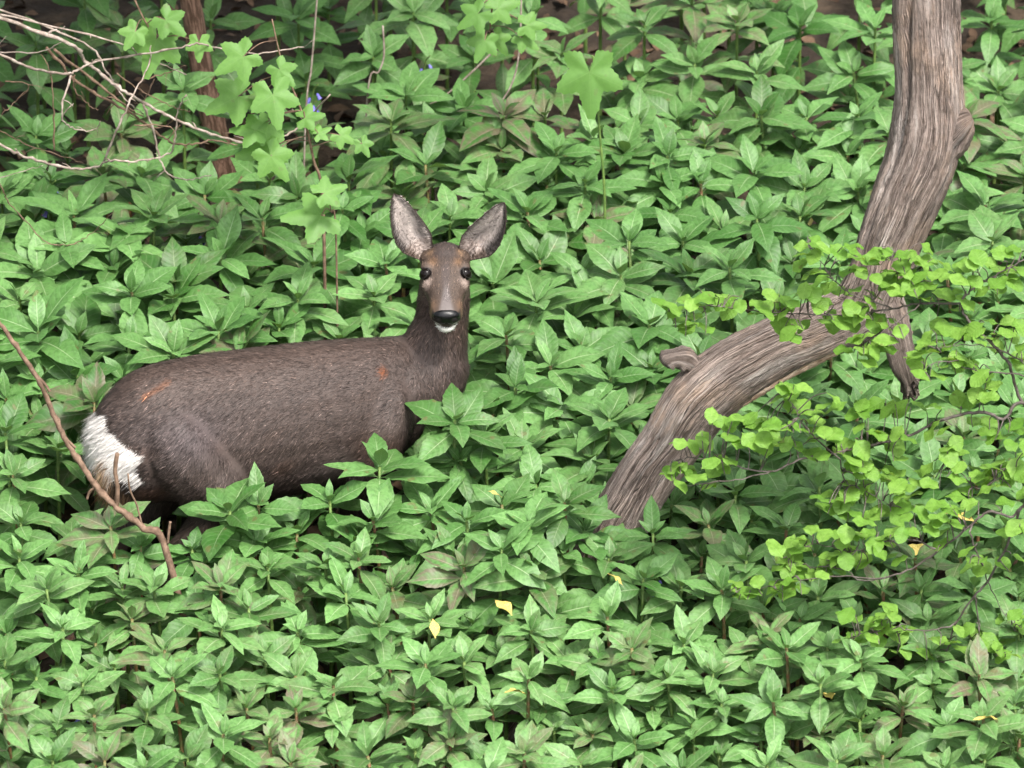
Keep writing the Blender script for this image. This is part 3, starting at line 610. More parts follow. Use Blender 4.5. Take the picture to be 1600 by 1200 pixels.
# under-storey and the bed beyond the frame: stuff
extra = []
for gy in np.arange(-2.3, 4.6, .155):
    for gx in np.arange(-2.4, 2.4, .155):
        x, y = gx+rnd.uniform(-.07, .07), gy+rnd.uniform(-.07, .07); near = min((x-q[0].x)**2+(y-q[0].y)**2 for q in plants)
        inside = -60 < proj((x, y, gz(x, y)+.35))[0] < 1660 and -60 < proj((x, y, gz(x, y)+.35))[1] < 1260
        h = rnd.uniform(.15, .30) if inside else rnd.uniform(.32, .5)
        if near < (.075 if inside else .12)**2: continue
        if rnd.random() < (.25 if y < 1.6 else .6): continue
        p = Vector((x, y, gz(x, y)+h)); px, py = proj(p); X, Y = deer_local(x, y)
        if -.47 < X < .55 and abs(Y) < .25: h = rnd.uniform(.12, .2)
        if -.36 < X < .33 and abs(Y) < .13: continue
        if not inside and not zone_ok(p, h, px, py): continue
        if inside and y < .1 and py < front_limit(px)+30 and -.6 < X < 2.2 and Y < .1: continue
        if any((Vector((q.x, q.y))-Vector((x, y))).length < r+.03 for q, r in zip(LOGP[:6], LOGR[:6])): continue
        extra.append((Vector((x, y, gz(x, y)+h)), h, rnd.uniform(.10, .13)))
vis = sorted([q for q in plants if -20 < q[3] < 1620 and -20 < q[4] < 1225], key=lambda q: (not q[5], -(q[4])))
ind = vis[:310]; rest = [q for q in plants if q not in ind]
print('plants hero', n_hero, 'visible', len(vis), 'individual', len(ind), 'rest', len(rest), 'extra', len(extra))
MARKS = [((1050, 562, -.30), 'beside the gnarled stub of the bent limb'), ((1412, 590, -.26), 'beside the splintered hanging stub'), ((1490, 190, -.2), "behind the limb's upper knot"), ((123, 1092, -1.05), 'next to a bluebell in the front bed'), ((1018, 886, -.4), 'next to the dark blue bluebell'), ((800, 962, -.6), 'next to a yellow withered leaf'), ((822, 1085, -.95), 'over a yellow withered leaf'), ((160, 790, -.4), 'at the thin slanting dead branch'), ((497, 300, .8), 'at the stem of the sycamore shoot'), ((930, 230, 1.1), 'below the large drooping lobed leaf'), ((345, 260, 1.9), 'at the base of the slender brown trunk')]
MARKS = [(at(*m), t) for m, t in MARKS]
def plant_label(p, h, fl, Lm, px, py, red, pt):
    X, Y = deer_local(p.x, p.y)
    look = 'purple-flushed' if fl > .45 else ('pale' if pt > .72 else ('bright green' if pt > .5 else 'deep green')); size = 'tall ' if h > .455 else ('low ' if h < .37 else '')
    if p.x < -.55 and p.y > 1.0: z = 'in the shade below the bare dead twigs'
    elif -.5 < X < .5 and Y > 0 and p.y < 1.0: z = "just behind the deer's back"
    elif X <= -.44 and p.y > -.35: z = "left of the deer's white rump"
    elif X < .30 and p.y > -.62 and Y < 0 and px < 640: z = "directly in front of the deer's legs"
    elif px < 560: z = 'in the front bed before the deer'
    elif p.y > 1.25: z = 'on the bank top behind the bent limb' if p.x > .35 else 'on the shady bank top behind the deer'
    elif p.x > .95 and p.y > -.2: z = 'to the right of the bent limb'
    elif p.y > -.12: z = "behind the bent limb's elbow" if p.x > .30 else "between the deer's chest and the bent limb"
    elif p.x > .42: z = 'under the bright beech sprays'
    else: z = 'around the foot of the bent limb'
    stem = 'reddish-stemmed ' if red else 'green-stemmed '; lf = 'broad leaves' if Lm > .142 else ('small leaves' if Lm < .112 else 'toothed leaves'); near = min(MARKS, key=lambda m: (m[0]-p).length); zz = near[1] if (near[0]-p).length < .2 else z
    return (size+look+' '+stem+'balsam with '+lf+' '+zz), 'balsam plants '+zz
for (p, h, Lm, px, py, he) in ind:
    rnd = random.Random(int(px*31+py*17)); base = Vector((p.x, p.y, gz(p.x, p.y)-.003)); root = empty('balsam_plant', base)
    fore = max(0, min(1, (py-760)/250)); pf = rnd.random(); fl = (rnd.uniform(.5, .95) if pf < .10+.10*fore else rnd.uniform(0, .22+.12*fore)); pt = rnd.uniform(.15, .75)+.22*fore  # front plants painted paler for the brighter light there, plus more purple flush
    red = fl > .4 or rnd.random() < .3; lab, grp = plant_label(p, h, fl, Lm, px, py, red, pt); tag(root, lab, 'plant', grp)
    k = rnd.randrange(6); s = link('stem', STM[k][1 if red else 0], root); s.scale = (1, 1, h); s.rotation_euler = (0, 0, rnd.uniform(0, 6.28))
    lean = Matrix.Rotation(R(rnd.gauss(15, 7)), 4, 'X') @ Matrix.Rotation(R(rnd.gauss(0, 7)), 4, 'Y')
    s.rotation_euler = (0, 0, 0)
    for (z, az, tilt, ln, old) in leaf_specs(h, Lm, rnd):
        me = LMESH[rnd.randrange(len(LMESH))]; o = link('leaf', me, root)
        sx = path_x = 0
        m = Matrix.Translation((0, 0, z)) @ lean @ Matrix.Rotation(az, 4, 'Z') @ Matrix.Rotation(tilt, 4, 'X') @ Matrix.Rotation(rnd.uniform(-.25, .25), 4, 'Y') @ Matrix.Diagonal((ln*rnd.uniform(.9, 1.1), ln, ln, 1))
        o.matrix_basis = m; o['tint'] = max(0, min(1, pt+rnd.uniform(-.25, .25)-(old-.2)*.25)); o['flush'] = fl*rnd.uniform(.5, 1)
        o['yellow'] = rnd.uniform(.5, .9) if old >= .6 and rnd.random() < .02 else 0.0
def mass(name, items, parts, mat, colf):
    """joins many transformed copies of leaf shapes into one mesh"""
    VV, FF, UU, CC = [], [], [], []; o = 0
    for (gi, M, c) in items:
        v, f, u = parts[gi]; A = np.array(M); vv = v@A[:3, :3].T+A[:3, 3]; VV.append(vv); UU.append(u); CC.append(np.tile(c, (len(v), 1)))
        FF.append(np.array(f)+o); o += len(v)
    V = np.concatenate(VV); Fq = np.concatenate(FF); U = np.concatenate(UU); Cc = np.concatenate(CC)
    me = bpy.data.meshes.new(name); n = len(Fq); me.vertices.add(len(V)); me.vertices.foreach_set('co', V.astype(np.float32).ravel()); me.loops.add(n*4); me.polygons.add(n)
    me.loops.foreach_set('vertex_index', Fq.astype(np.int32).ravel()); me.polygons.foreach_set('loop_start', np.arange(0, n*4, 4, dtype=np.int32)); me.materials.append(mat); me.update(calc_edges=True)
    me.polygons.foreach_set('use_smooth', [True]*n); l = me.uv_layers.new(name='UVMap'); l.data.foreach_set('uv', U[Fq.ravel()].astype(np.float32).ravel())
    a = me.color_attributes.new('col', 'FLOAT_COLOR', 'POINT'); c = np.ones((len(V), 4), dtype=np.float32); c[:, :3] = Cc; a.data.foreach_set('color', c.ravel()); return me
items = []; stems = MB()
for q in [(p, h, Lm) for (p, h, Lm, *_r) in rest]+extra:
    p, h, Lm = q; rnd = random.Random(int(p.x*9173+p.y*7919)); b = Vector((p.x, p.y, gz(p.x, p.y))); fl = rnd.uniform(.4, .9) if rnd.random() < .12 else rnd.uniform(0, .2); pt = rnd.uniform(.15, .8)
    lean = Matrix.Rotation(R(rnd.gauss(12, 7)), 4, 'X') @ Matrix.Rotation(R(rnd.gauss(0, 7)), 4, 'Y')
    stems.add(*tube([b, b+Vector((0, 0, h*.5)), b+Vector((0, 0, h))], [.006, .005, .0035], 5, False)[:2])
    for (z, az, tilt, ln, old) in leaf_specs(h, Lm, rnd):
        M = Matrix.Translation(b+Vector((0, 0, z))) @ lean @ Matrix.Rotation(az, 4, 'Z') @ Matrix.Rotation(tilt, 4, 'X') @ Matrix.Rotation(rnd.uniform(-.25, .25), 4, 'Y') @ Matrix.Diagonal((ln, ln, ln, 1))
        items.append((rnd.randrange(8), M, (max(0, pt+rnd.uniform(-.25, .25)), fl, rnd.uniform(.5, .9) if rnd.random() < .003 else 0)))
under = link('balsam_undergrowth', mass('balsam_undergrowth', items, LVLO, M_LEAFS, None)); tag(under, 'lower and outlying balsam foliage filling the bed between the plants', 'foliage', kind='stuff')
so = stems.build('stems', M_STEM, under); tag(so, kind='stuff')

# leaf litter on the soil
items = []; rnd = random.Random(3)
for _ in range(5200):
    x, y = rnd.uniform(-1.9, 1.9), rnd.uniform(-1.6, 4.2); ln = rnd.uniform(.03, .07)
    M = Matrix.Translation((x, y, gz(x, y)+rnd.uniform(.006, .018))) @ Matrix.Rotation(rnd.uniform(0, 6.28), 4, 'Z') @ Matrix.Rotation(rnd.uniform(-.5, .5), 4, 'X') @ Matrix.Rotation(rnd.uniform(-.6, .6), 4, 'Y') @ Matrix.Diagonal((ln*1.3, ln, ln, 1))
    items.append((rnd.randrange(8), M, (0, 0, 0)))
tag(link('leaf_litter', mass('leaf_litter', items, LVLO, M_LITTER, None)), 'brown dead leaves littering the soil under the balsam', 'leaf litter', kind='stuff')

# ------------------------------------------------------------------ beech sprays
BG = [leaf_geo(random.uniform(.66, .80), 10, random.uniform(.02, .3), random.uniform(.02, .22), .022, random.uniform(.02, .05), 50+i, 'beech') for i in range(8)]
BM = [mesh('beech_leaf', v, f, M_BEECH, True, u) for v, f, u in BG]
BR_ = [  # branch paths in photo pixels, depth, root radius in px
 ([(1690, 700), (1640, 660), (1595, 628), (1569, 654), (1530, 644), (1471, 656), (1425, 679), (1355, 697), (1300, 708), (1255, 716), (1205, 737), (1150, 728), (1090, 715), (1050, 720)], -.62, 5),
 ([(1690, 690), (1640, 655), (1595, 626), (1577, 570), (1548, 535), (1516, 504), (1502, 479), (1512, 458), (1535, 440), (1566, 425), (1605, 402)], -.58, 5),
 ([(1502, 476), (1440, 474), (1395, 482), (1330, 492), (1250, 490), (1165, 484), (1100, 478), (1045, 492)], -.56, 3),
 ([(1395, 482), (1335, 462), (1305, 440), (1285, 410), (1262, 385)], -.57, 2.4),
 ([(1440, 474), (1425, 440), (1407, 412), (1400, 392)], -.56, 2),
 ([(1440, 474), (1405, 500), (1372, 525), (1345, 545)], -.58, 2),
 ([(1640, 590), (1590, 560), (1545, 541), (1500, 539), (1465, 545)], -.60, 2.4),
 ([(1640, 600), (1590, 585), (1530, 580), (1470, 565), (1440, 580)], -.64, 2.4),
 ([(1300, 708), (1255, 665), (1240, 635), (1215, 612)], -.64, 2),
 ([(1310, 712), (1320, 748), (1358, 770), (1390, 790)], -.66, 2),
 ([(1690, 760), (1640, 752), (1600, 740), (1575, 737), (1530, 765), (1505, 741), (1480, 720)], -.66, 3),
 ([(1700, 770), (1640, 785), (1596, 793), (1582, 807), (1544, 800), (1512, 825), (1467, 860), (1425, 888), (1376, 905), (1341, 905), (1315, 888), (1250, 885)], -.72, 4.2),
 ([(1467, 860), (1425, 844), (1376, 848), (1330, 862), (1270, 850), (1230, 870)], -.73, 2.5),
 ([(1376, 905), (1320, 900), (1260, 905), (1210, 915), (1150, 925)], -.74, 2.2),
 ([(1700, 745), (1640, 760), (1597, 793), (1579, 839), (1544, 909), (1523, 930), (1491, 979), (1477, 1035), (1470, 1084), (1490, 1110), (1515, 1122)], -.78, 4.2),
 ([(1512, 825), (1530, 870), (1545, 910), (1560, 945), (1585, 985)], -.75, 2.4),
 ([(1491, 979), (1450, 985), (1400, 985), (1350, 990), (1330, 1000)], -.80, 2.2),
 ([(1523, 930), (1530, 975), (1535, 1010), (1570, 1030)], -.78, 2.2),
 ([(1205, 737), (1150, 750), (1100, 755), (1060, 762)], -.63, 2),
]
Z6 = [(40,330),(110,350),(60,400),(125,430),(240,300),(290,320),(350,350),(430,330),(500,310),(460,370),(570,300),(640,300),(690,320),(690,240),(670,170),(620,60),(600,110),(720,60),(790,110),(800,160),(520,420),(600,440),(700,410),(780,400),(750,270),(860,270),(870,200),(1000,90),(970,130),(1010,170),(1120,100),(1060,170),(1130,190),(1190,130),(1210,180),(1100,250),(980,220),(1030,240),(1230,290),(1290,330),(1180,250),(1330,150),(1380,210),(1420,250),(1460,130),(1500,250),(1550,90),(1530,170),(1040,280),(900,370),(880,390),(870,470),(960,520),(850,530),(1000,420),(1000,480),(950,560),(870,330),(1260,430),(1350,460),(1460,400),(1550,480),(1520,440),(1420,470),(1190,540),(1200,490),(1240,620),(1160,650),(1290,560),(1380,600),(1440,640),(1550,580),(1080,555),(500,700),(610,700),(520,750),(340,850),(410,870),(610,790),(700,770),(640,860),(850,820),(930,780),(1040,780),(690,900),(760,930),(840,960),(1000,960),(1020,890),(930,890),(1000,800),(260,880),(120,960),(200,950),(330,940),(420,930),(460,880),(540,890),(90,1060),(130,1110),(250,1040),(500,960),(590,960),(710,1010),(900,1050),(1000,1060),(920,1090),(1400,840),(1250,960),(1230,890),(1330,970),(1440,1060),(1560,870),(1520,910),(1560,970),(1240,1070),(1500,1050),(870,1150),(800,1190),(1120,1120),(1380,1090),(1490,1120),(1290,740),(1400,720),(1180,770)]
Z8 = [(50,30),(130,90),(250,20),(900,10),(880,60),(870,130),(820,160),(760,165),(740,215),(830,230),(900,240),(1000,60),(1090,120),(1050,160),(1080,250),(1090,310),(1180,310),(1200,260),(1230,190),(1310,160),(1240,280),(550,380),(520,440),(510,480),(620,460),(640,515),(710,465),(780,490),(690,340),(770,320),(820,370),(890,320),(740,420),(810,430),(890,430),(940,420),(990,380),(330,560),(350,600),(450,600),(480,570),(550,580),(870,710),(950,720),(1040,680),(990,750),(800,790),(850,810),(930,790),(1050,760),(1130,850),(1090,850),(1290,800),(1330,830),(1320,760),(1400,760),(1450,780),(1440,845),(1520,860),(1540,700),(1590,740),(1540,90),(1570,130),(1560,50),(1470,20),(1420,70),(1350,480),(1340,420),(1560,300),(1570,430)]
BP = [(1040+.35*x, 360+.35*y) for x, y in Z6]+[(1040+.35*x, 720+.35*y) for x, y in Z8]
b0 = at(1725, 900, -.66); btr = empty('beech_sapling', (b0.x, b0.y, gz(b0.x, b0.y))); borg = btr.location
tag(btr, 'young beech with dark twigs and bright yellow-green leaves beside the bent limb', 'beech')
top = at(1735, -250, -.62); tb = catmull([(b0.x, b0.y, gz(b0.x, b0.y)-.03), tuple(at(1715, 760, -.66)), tuple(at(1728, 400, -.63)), tuple(top)], 6)
tv = tube(tb, [.022-.014*i/(len(tb)-1) for i in range(len(tb))], 10, True, .04); link('trunk', mesh('trunk', relative(tv[0], borg), tv[1], M_BEECHW, True, tv[2]), btr)
branches = []; rnd = random.Random(21)
for path, Y, r0 in BR_:
    pts = [at(x, y, Y+.05*math.sin(x*.013+y*.02)) for x, y in path]; 
    if path[0][0] > 1650:                                                  # join the trunk
        k = min(range(len(tb)), key=lambda i: abs(tb[i][2]-pts[0].z)); pts[0] = Vector(tb[k])
    q = [Vector(p)+Vector((rnd.uniform(-1, 1), 0, rnd.uniform(-1, 1)))*.0022 for p in catmull([tuple(p) for p in pts], 6)]
    branches.append([q, [r0/PPM*(1-.72*i/(len(q)-1))*.62 for i in range(len(q))], MB(), []])
for bi in range(2, len(branches)):                                         # start side branches on the wood they spring from
    q = branches[bi][0]
    if BR_[bi][0][0][0] > 1650: continue
    best = min(((p-q[0]).length, p) for j, b in enumerate(branches) if j != bi for p in b[0])[1] if False else min((p for j, b in enumerate(branches) if j < bi or BR_[j][0][0][0] > 1650 for p in b[0]), key=lambda p: (p-q[0]).length)
    if (best-q[0]).length < .2: q[0] = best.copy()
for b in branches: b[2].add(*tube(b[0], b[1], 6, True, .1))
leaves = []
for (px, py) in BP:
    for k in range(rnd.choice((2, 3, 3))):
        x, y = px+rnd.uniform(-8, 8)+(k > 0)*rnd.choice((-18, 18)), py+rnd.uniform(-6, 6)+k*rnd.uniform(-9, 9)
        bi = min(range(len(branches)), key=lambda j: min((proj(p)[0]-x)**2+(proj(p)[1]-y)**2 for p in branches[j][0][3::2]))
        q = branches[bi][0]; pi = min(q[3:], key=lambda p: (proj(p)[0]-x)**2+(proj(p)[1]-y)**2); Y = pi.y+rnd.uniform(-.05, .05); c = at(x, y, Y); leaves.append((bi, pi, c, x, y))
for n_, (bi, pi, c, x, y) in enumerate(leaves):
    out = Vector((c.x-pi.x, 0, c.z-pi.z)); ln = rnd.uniform(.040, .060); dist = out.length
    if dist > .012: az = math.atan2(-out.x, rnd.uniform(-.6, .9)*max(.02, dist))
    else: az = rnd.uniform(-2.2, 2.2)
    az += rnd.uniform(-.5, .5); tilt = R(rnd.uniform(-8, 34)) if abs(az) < 1.57 else R(rnd.uniform(-42, -4))
    Mx = Matrix.Rotation(az, 4, 'Z') @ Matrix.Rotation(tilt, 4, 'X') @ Matrix.Rotation(rnd.uniform(-.4, .4), 4, 'Y') @ Matrix.Diagonal((ln, ln, ln, 1))
    basep = c-(Mx.to_3x3() @ Vector((0, .5, 0))); Mx = Matrix.Translation(basep) @ Mx
    d = basep-pi
    if d.length > .012:
        mid = pi+d*.5+Vector((rnd.uniform(-.006, .006), rnd.uniform(-.006, .006), rnd.uniform(.0, .012)))
        branches[bi][2].add(*tube(catmull([tuple(pi), tuple(mid), tuple(basep)], 3), [.0016, .0015, .0014, .0013, .0012, .0011, .001], 4, False))
    branches[bi][3].append((Mx, rnd.randrange(8), (x, y)))
cnt = 0; over = []
for q, rd, mb, lv in branches:
    bo = mb.build('branch', M_BEECHW, btr, borg)
    for Mx, k, xy in lv:
        if cnt < 305:
            o = link('leaf', BM[k], bo); o.matrix_basis = Matrix.Translation(-borg) @ Mx; o['tint'] = rnd.uniform(.1, .95); o['flush'] = 0.0; o['yellow'] = 0.0; cnt += 1
        else: over.append((k, Matrix.Translation(-borg) @ Mx, (rnd.uniform(.1, .95), 0, 0)))
if over: tag(link('foliage', mass('foliage', over, BG, M_BEECHS, None), btr), kind='stuff')
print('beech leaves', len(leaves), 'branches', len(branches))

# ------------------------------------------------------------------ sycamore shoots
def sycamore_geo(seed):
    r = random.Random(seed); lobes = [(-2.15, .48), (-1.15, .78), (0, 1.0), (1.15, .78), (2.15, .48)]; V = [(0, 0, 0)]; U = [(.5, .02)]; n = 64; Fc = []
    for ring in (.5, 1):
        for k in range(n+1):
            a = -2.75+5.5*k/n; rad = .40+max(L_*math.exp(-(abs(a-c)/.40)**1.5) for c, L_ in lobes)*.58
            rad *= 1+(.035*(1 if k % 2 else -1) if ring == 1 else 0)+.03*math.sin(a*5+seed)
            rr = rad*ring; x, y = rr*math.sin(a)*.86, rr*math.cos(a)
            z = .06*math.cos(a*5.3)*rr-.16*rr*rr+.03*math.sin(3*x+seed); V.append((x, y, z)); U.append((.5+.5*math.sin(a*2.7)*ring, min(.98, .05+.9*rr)))
    for k in range(n): Fc.append((0, 1+k, 2+k)); Fc.append((1+k, n+2+k, n+3+k, 2+k))
    return V, Fc, U
SM = [mesh('sycamore_leaf', *(lambda g: (g[0], g[1], M_SYC, True, g[2]))(sycamore_geo(i))) for i in range(4)]
def shoot(name, label, stem_px, Y, rpx, leaves_px, woodm, ground=True):
    P = [at(x, y, Y) for x, y in stem_px]
    if ground: P = [Vector((P[0].x, P[0].y, gz(P[0].x, P[0].y)-.01))]+P
    root = empty(name, P[0]); tag(root, label, 'sapling', None); q = [Vector(p) for p in catmull([tuple(p) for p in P], 6)]
    mb = MB(); mb.add(*tube(q, [rpx/PPM*(1-.6*i/(len(q)-1)) for i in range(len(q))], 6, True, .08)); r = random.Random(len(leaves_px)*7+int(rpx*3))
    for (x, y, wpx, ang, face) in leaves_px:
        c = at(x, y, Y-.05+r.uniform(-.05, .05)); s = wpx/PPM/1.35
        # leaf plane leans towards the light; ang = direction of the tip in the picture (0 = right, -90 = down)
        tip = Vector((math.cos(R(ang)), 0, math.sin(R(ang)))); nr = Vector((r.uniform(-.25, .25), -math.sin(R(face)), math.cos(R(face)))); nr = nr.normalized(); tp = (tip-nr*tip.dot(nr)); tp.normalize(); xx = tp.cross(nr)
        Mx = Matrix((xx, tp, nr)).transposed().to_4x4(); Mx.translation = c-tp*s*.35
        o = link('leaf', SM[r.randrange(4)], root); o.matrix_basis = Matrix.Translation(-root.location) @ Mx @ Matrix.Diagonal((s, s, s, 1)); o['tint'] = r.uniform(.2, .9); o['flush'] = .8 if wpx < 37 and x == 402 else 0.0; o['yellow'] = 0.0
        b = Mx.translation; k = min(q, key=lambda p: (p-b).length); mb.add(*tube(catmull([tuple(k), tuple((k+b)/2+Vector((0, 0, .012))), tuple(b)], 4), .0013, 4, False))
    mb.build('stem', woodm, root, root.location)
shoot('sycamore_shoot', 'sycamore shoot with fresh lobed leaves beside the slender brown trunk', [(505, 330), (490, 250), (478, 195), (462, 150), (440, 95), (425, 30)], .78, 3,
      [(364, 98, 74, 215, 62), (353, 160, 86, -150, 60), (430, 168, 82, -80, 62), (445, 118, 52, -50, 60), (402, 142, 36, 120, 50), (402, 236, 84, 195, 50), (433, 258, 70, -60, 68), (488, 182, 48, 10, 55), (384, 203, 62, 170, 40), (541, 216, 42, -30, 60), (570, 232, 36, -70, 60), (416, 206, 52, -110, 55), (505, 205, 34, 40, 40)], M_BTWIG)
shoot('sycamore_seedling', 'small sycamore seedling with two lime leaves among balsam behind the deer', [(525, 370), (517, 330), (515, 305)], .62, 2, [(479, 338, 92, 190, 40), (520, 297, 58, 30, 45)], M_BTWIG)
shoot('hanging_sycamore_shoot', 'sycamore shoot with a broad pale leaf above the bare dead twigs', [(60, -260), (120, -150), (190, -40), (225, 30), (245, 60)], .95, 3, [(238, 84, 96, -100, 62), (311, 78, 46, -90, 62), (205, 60, 50, -120, 60), (270, 40, 60, -40, 60)], M_BTWIG, False)
shoot('hanging_sycamore_shoot', 'sycamore shoot of small lime leaves hanging over the shady bank top', [(800, -330), (790, -180), (775, -60), (768, 20), (765, 55)], 1.35, 3, [(752, 76, 56, -110, 65), (782, 70, 48, -60, 65), (826, 66, 46, -40, 60), (835, 40, 50, 0, 60), (735, 30, 60, -140, 60), (790, 10, 60, 20, 60)], M_BTWIG, False)
shoot('sycamore_sapling', 'single large drooping lobed leaf on a stem on the bank behind', [(945, 330), (938, 220), (928, 100), (924, 88)], 1.05, 3, [(922, 140, 112, -88, 74)], M_STEM)

# ------------------------------------------------------------------ slender tree, bare dead boughs
tp = [at(352, 300, 1.95), at(343, 240, 1.95), at(333, 190, 1.95), at(322, 140, 1.95), at(312, 90, 1.95), at(302, 30, 1.95), at(285, -80, 1.95), at(270, -260, 1.9), at(300, -600, 1.8), at(330, -1000, 1.7), at(360, -1600, 1.5)]
tp[0].z = gz(tp[0].x, tp[0].y)-.03; tr = empty('slender_tree', (tp[0].x, tp[0].y, gz(tp[0].x, tp[0].y)))
tag(tr, 'slender brown-barked tree trunk on the bank behind the bare dead twigs', 'tree')
q = catmull([tuple(p) for p in tp], 6); rd = [.034*(1-.45*i/(len(q)-1)) for i in range(len(q))]; tv = tube(q, rd, 16, True, .06); link('trunk', mesh('trunk', relative(tv[0], tr.location), tv[1], M_BARK, True, tv[2]), tr)
def crown(parent, centres, n, seed):
    r = random.Random(seed); it = []
    for _ in range(n):
        c, rad = r.choice(centres); v = Vector((r.gauss(0, 1), r.gauss(0, 1), r.gauss(0, .6))).normalized()*rad*r.uniform(.3, 1)
        p = Vector(c)+v; ln = r.uniform(.09, .15)
        it.append((r.randrange(8), Matrix.Translation(p-parent.location) @ Matrix.Rotation(r.uniform(0, 6.28), 4, 'Z') @ Matrix.Rotation(r.uniform(-.6, .4), 4, 'X') @ Matrix.Rotation(r.uniform(-.5, .5), 4, 'Y') @ Matrix.Diagonal((ln*1.4, ln, ln, 1)), (r.random(), 0, 0)))
    return tag(link('crown', mass('crown', it, LVLO, M_CROWN, None), parent), kind='stuff')
cr = [((-.80+1.35*math.sqrt((i+.5)/32)*math.cos(i*2.4), 1.55+1.30*math.sqrt((i+.5)/32)*math.sin(i*2.4), 2.75+.30*(i % 4)), .48) for i in range(32)]
crown(tr, cr, 15000, 4)
bmb = MB()
for c, rad in cr: 
    k = min(q, key=lambda p: abs(p[2]-(c[2]-.35))); bmb.add(*tube(catmull([tuple(k), tuple((Vector(k)+Vector(c))/2+Vector((0, 0, -.06))), c], 4), [.014, .013, .012, .010, .009, .008, .006, .005, .004], 6, False))
bmb.build('branch', M_BARK, tr, tr.location)
LL = [leaf_geo(.6, 3, .2, .3, .0, .02, 200+i) for i in range(8)]
for i, (x, y, H, lab) in enumerate(((-4.6, 2.2, 6.5, 'unseen leafy shade tree added left of the glade'), (-3.0, 6.2, 7.0, 'unseen leafy shade tree added on the bank behind the dead tree'), (.6, 7.2, 7.2, 'unseen leafy shade tree added high on the bank behind the deer'), (3.9, 5.2, 7.0, 'unseen leafy shade tree added on the bank behind the bent limb'), (5.0, 1.4, 6.4, 'unseen leafy shade tree added right of the beech'), (-5.4, -2.6, 6.0, 'unseen leafy shade tree added at the near left of the glade'))):  # unseen trees added round the glade to block low side light
    g = gz(x, y); root = empty('shade_tree', (x, y, g)); tag(root, lab, 'tree', 'unseen shade trees added round the glade'); r = random.Random(90+i)
    tq = catmull([(0, 0, -.05), (.1, .05, H*.3), (-.05, .1, H*.6), (.05, 0, H)], 6); tv = tube(tq, [.16*(1-.8*k/(len(tq)-1)) for k in range(len(tq))], 12, True, .05); link('trunk', mesh('trunk', tv[0], tv[1], M_BARK, True, tv[2]), root)
    it = []
    for c in range(26):
        cz = r.uniform(.5, H); rr = 1.9*math.sin(math.pi*min(.95, (cz+1.2)/(H+1.6))); a = r.uniform(0, 6.28); cc = Vector((rr*.75*math.cos(a), rr*.75*math.sin(a), cz))
        k = min(tq, key=lambda p: abs(p[2]-cz*.9)); bt = tube([tuple(k), tuple((Vector(k)+cc)/2+Vector((0, 0, -.1))), tuple(cc)], [.035, .025, .01], 6, False); link('limb', mesh('limb', bt[0], bt[1], M_BARK, True, bt[2]), root)
        for _ in range(110):
            v = Vector((r.gauss(0, 1), r.gauss(0, 1), r.gauss(0, .8))).normalized()*.75*r.uniform(.2, 1); ln = r.uniform(.16, .28)
            it.append((r.randrange(8), Matrix.Translation(cc+v) @ Matrix.Rotation(r.uniform(0, 6.28), 4, 'Z') @ Matrix.Rotation(r.uniform(-.9, .4), 4, 'X') @ Matrix.Rotation(r.uniform(-.6, .6), 4, 'Y') @ Matrix.Diagonal((ln, ln, ln, 1)), (r.random(), 0, 0)))
    tag(link('crown', mass('crown', it, LL, M_CROWN, None), root), kind='stuff')
DB = [([(300,20),(380,100),(480,180),(570,245),(650,290),(780,360),(920,420),(1080,465),(1180,465),(1290,425),(1360,370),(1470,255)], 3.7, .95, 0),
 ([(0,70),(120,125),(250,155),(320,155),(410,110),(640,70),(830,35),(900,25),(1000,50),(1150,70),(1360,35)], 2.8, .90, 0),
 ([(0,470),(120,530),(280,575),(400,580),(500,545),(600,550),(740,520),(780,470),(790,330),(830,250)], 2.8, .85, 0),
 ([(640,290),(680,400),(715,540),(760,610),(850,630),(940,610)], 2.2, .95, 0),
 ([(465,550),(540,370),(600,240),(665,120),(670,30)], 2.2, .88, 0),
 ([(375,20),(470,140),(520,220),(580,290),(640,340)], 2.2, 1.0, 0),
 ([(320,155),(280,290),(285,370),(340,405),(420,410),(450,370)], 2.0, .90, 0),
 ([(210,40),(330,180),(450,260),(560,320),(650,380),(740,450),(800,475),(900,465),(950,455),(1060,480)], 2.8, 1.05, 1),
 ([(-60,55),(0,60),(170,60),(270,20)], 2.0, 1.0, 0),
 ([(530,20),(680,95),(830,160)], 2.2, 1.0, 0),
 ([(0,415),(100,465),(250,515),(380,560)], 1.6, 1.1, 1),
 ([(240,500),(240,330),(225,150),(180,70)], 1.6, 1.1, 1),
 ([(-60,640),(0,620),(150,580),(190,570)], 1.3, .9, 0),
 ([(-10,640),(30,720),(100,800),(210,910),(330,915),(420,860),(510,770)], 1.4, .8, 1),
 ([(690,180),(640,280),(600,290)], 1.3, .98, 1), ([(20,190),(130,210),(60,290),(0,350)], 1.3, 1.15, 1), ([(330,160),(335,230),(400,300),(440,320)], 1.4, .93, 1),
 ([(600,390),(760,395),(780,470)], 1.3, .92, 1), ([(1000,430),(1090,400),(1170,365)], 1.5, .97, 1), ([(790,360),(700,400),(560,330)], 1.2, 1.05, 1), ([(520,160),(640,240),(760,300),(850,330)], 1.4, 1.15, 1),
 ([(240,50),(420,190),(560,300),(640,350)], 3.0, 1.15, 1), ([(650,180),(760,150),(830,120)], 1.3, 1.1, 1)]
d0 = at(-150, 500, 1.0); dt = empty('dead_tree', (d0.x, d0.y, gz(d0.x, d0.y))); tag(dt, 'dead bare tree with tangled pale twigs hanging over the shady bank', 'dead tree')
tk = [Vector((d0.x, d0.y, gz(d0.x, d0.y)-.03)), at(-155, 200, 1.0), at(-140, -200, 1.0), at(-120, -600, 1.0)]; tkq = catmull([tuple(p) for p in tk], 8)
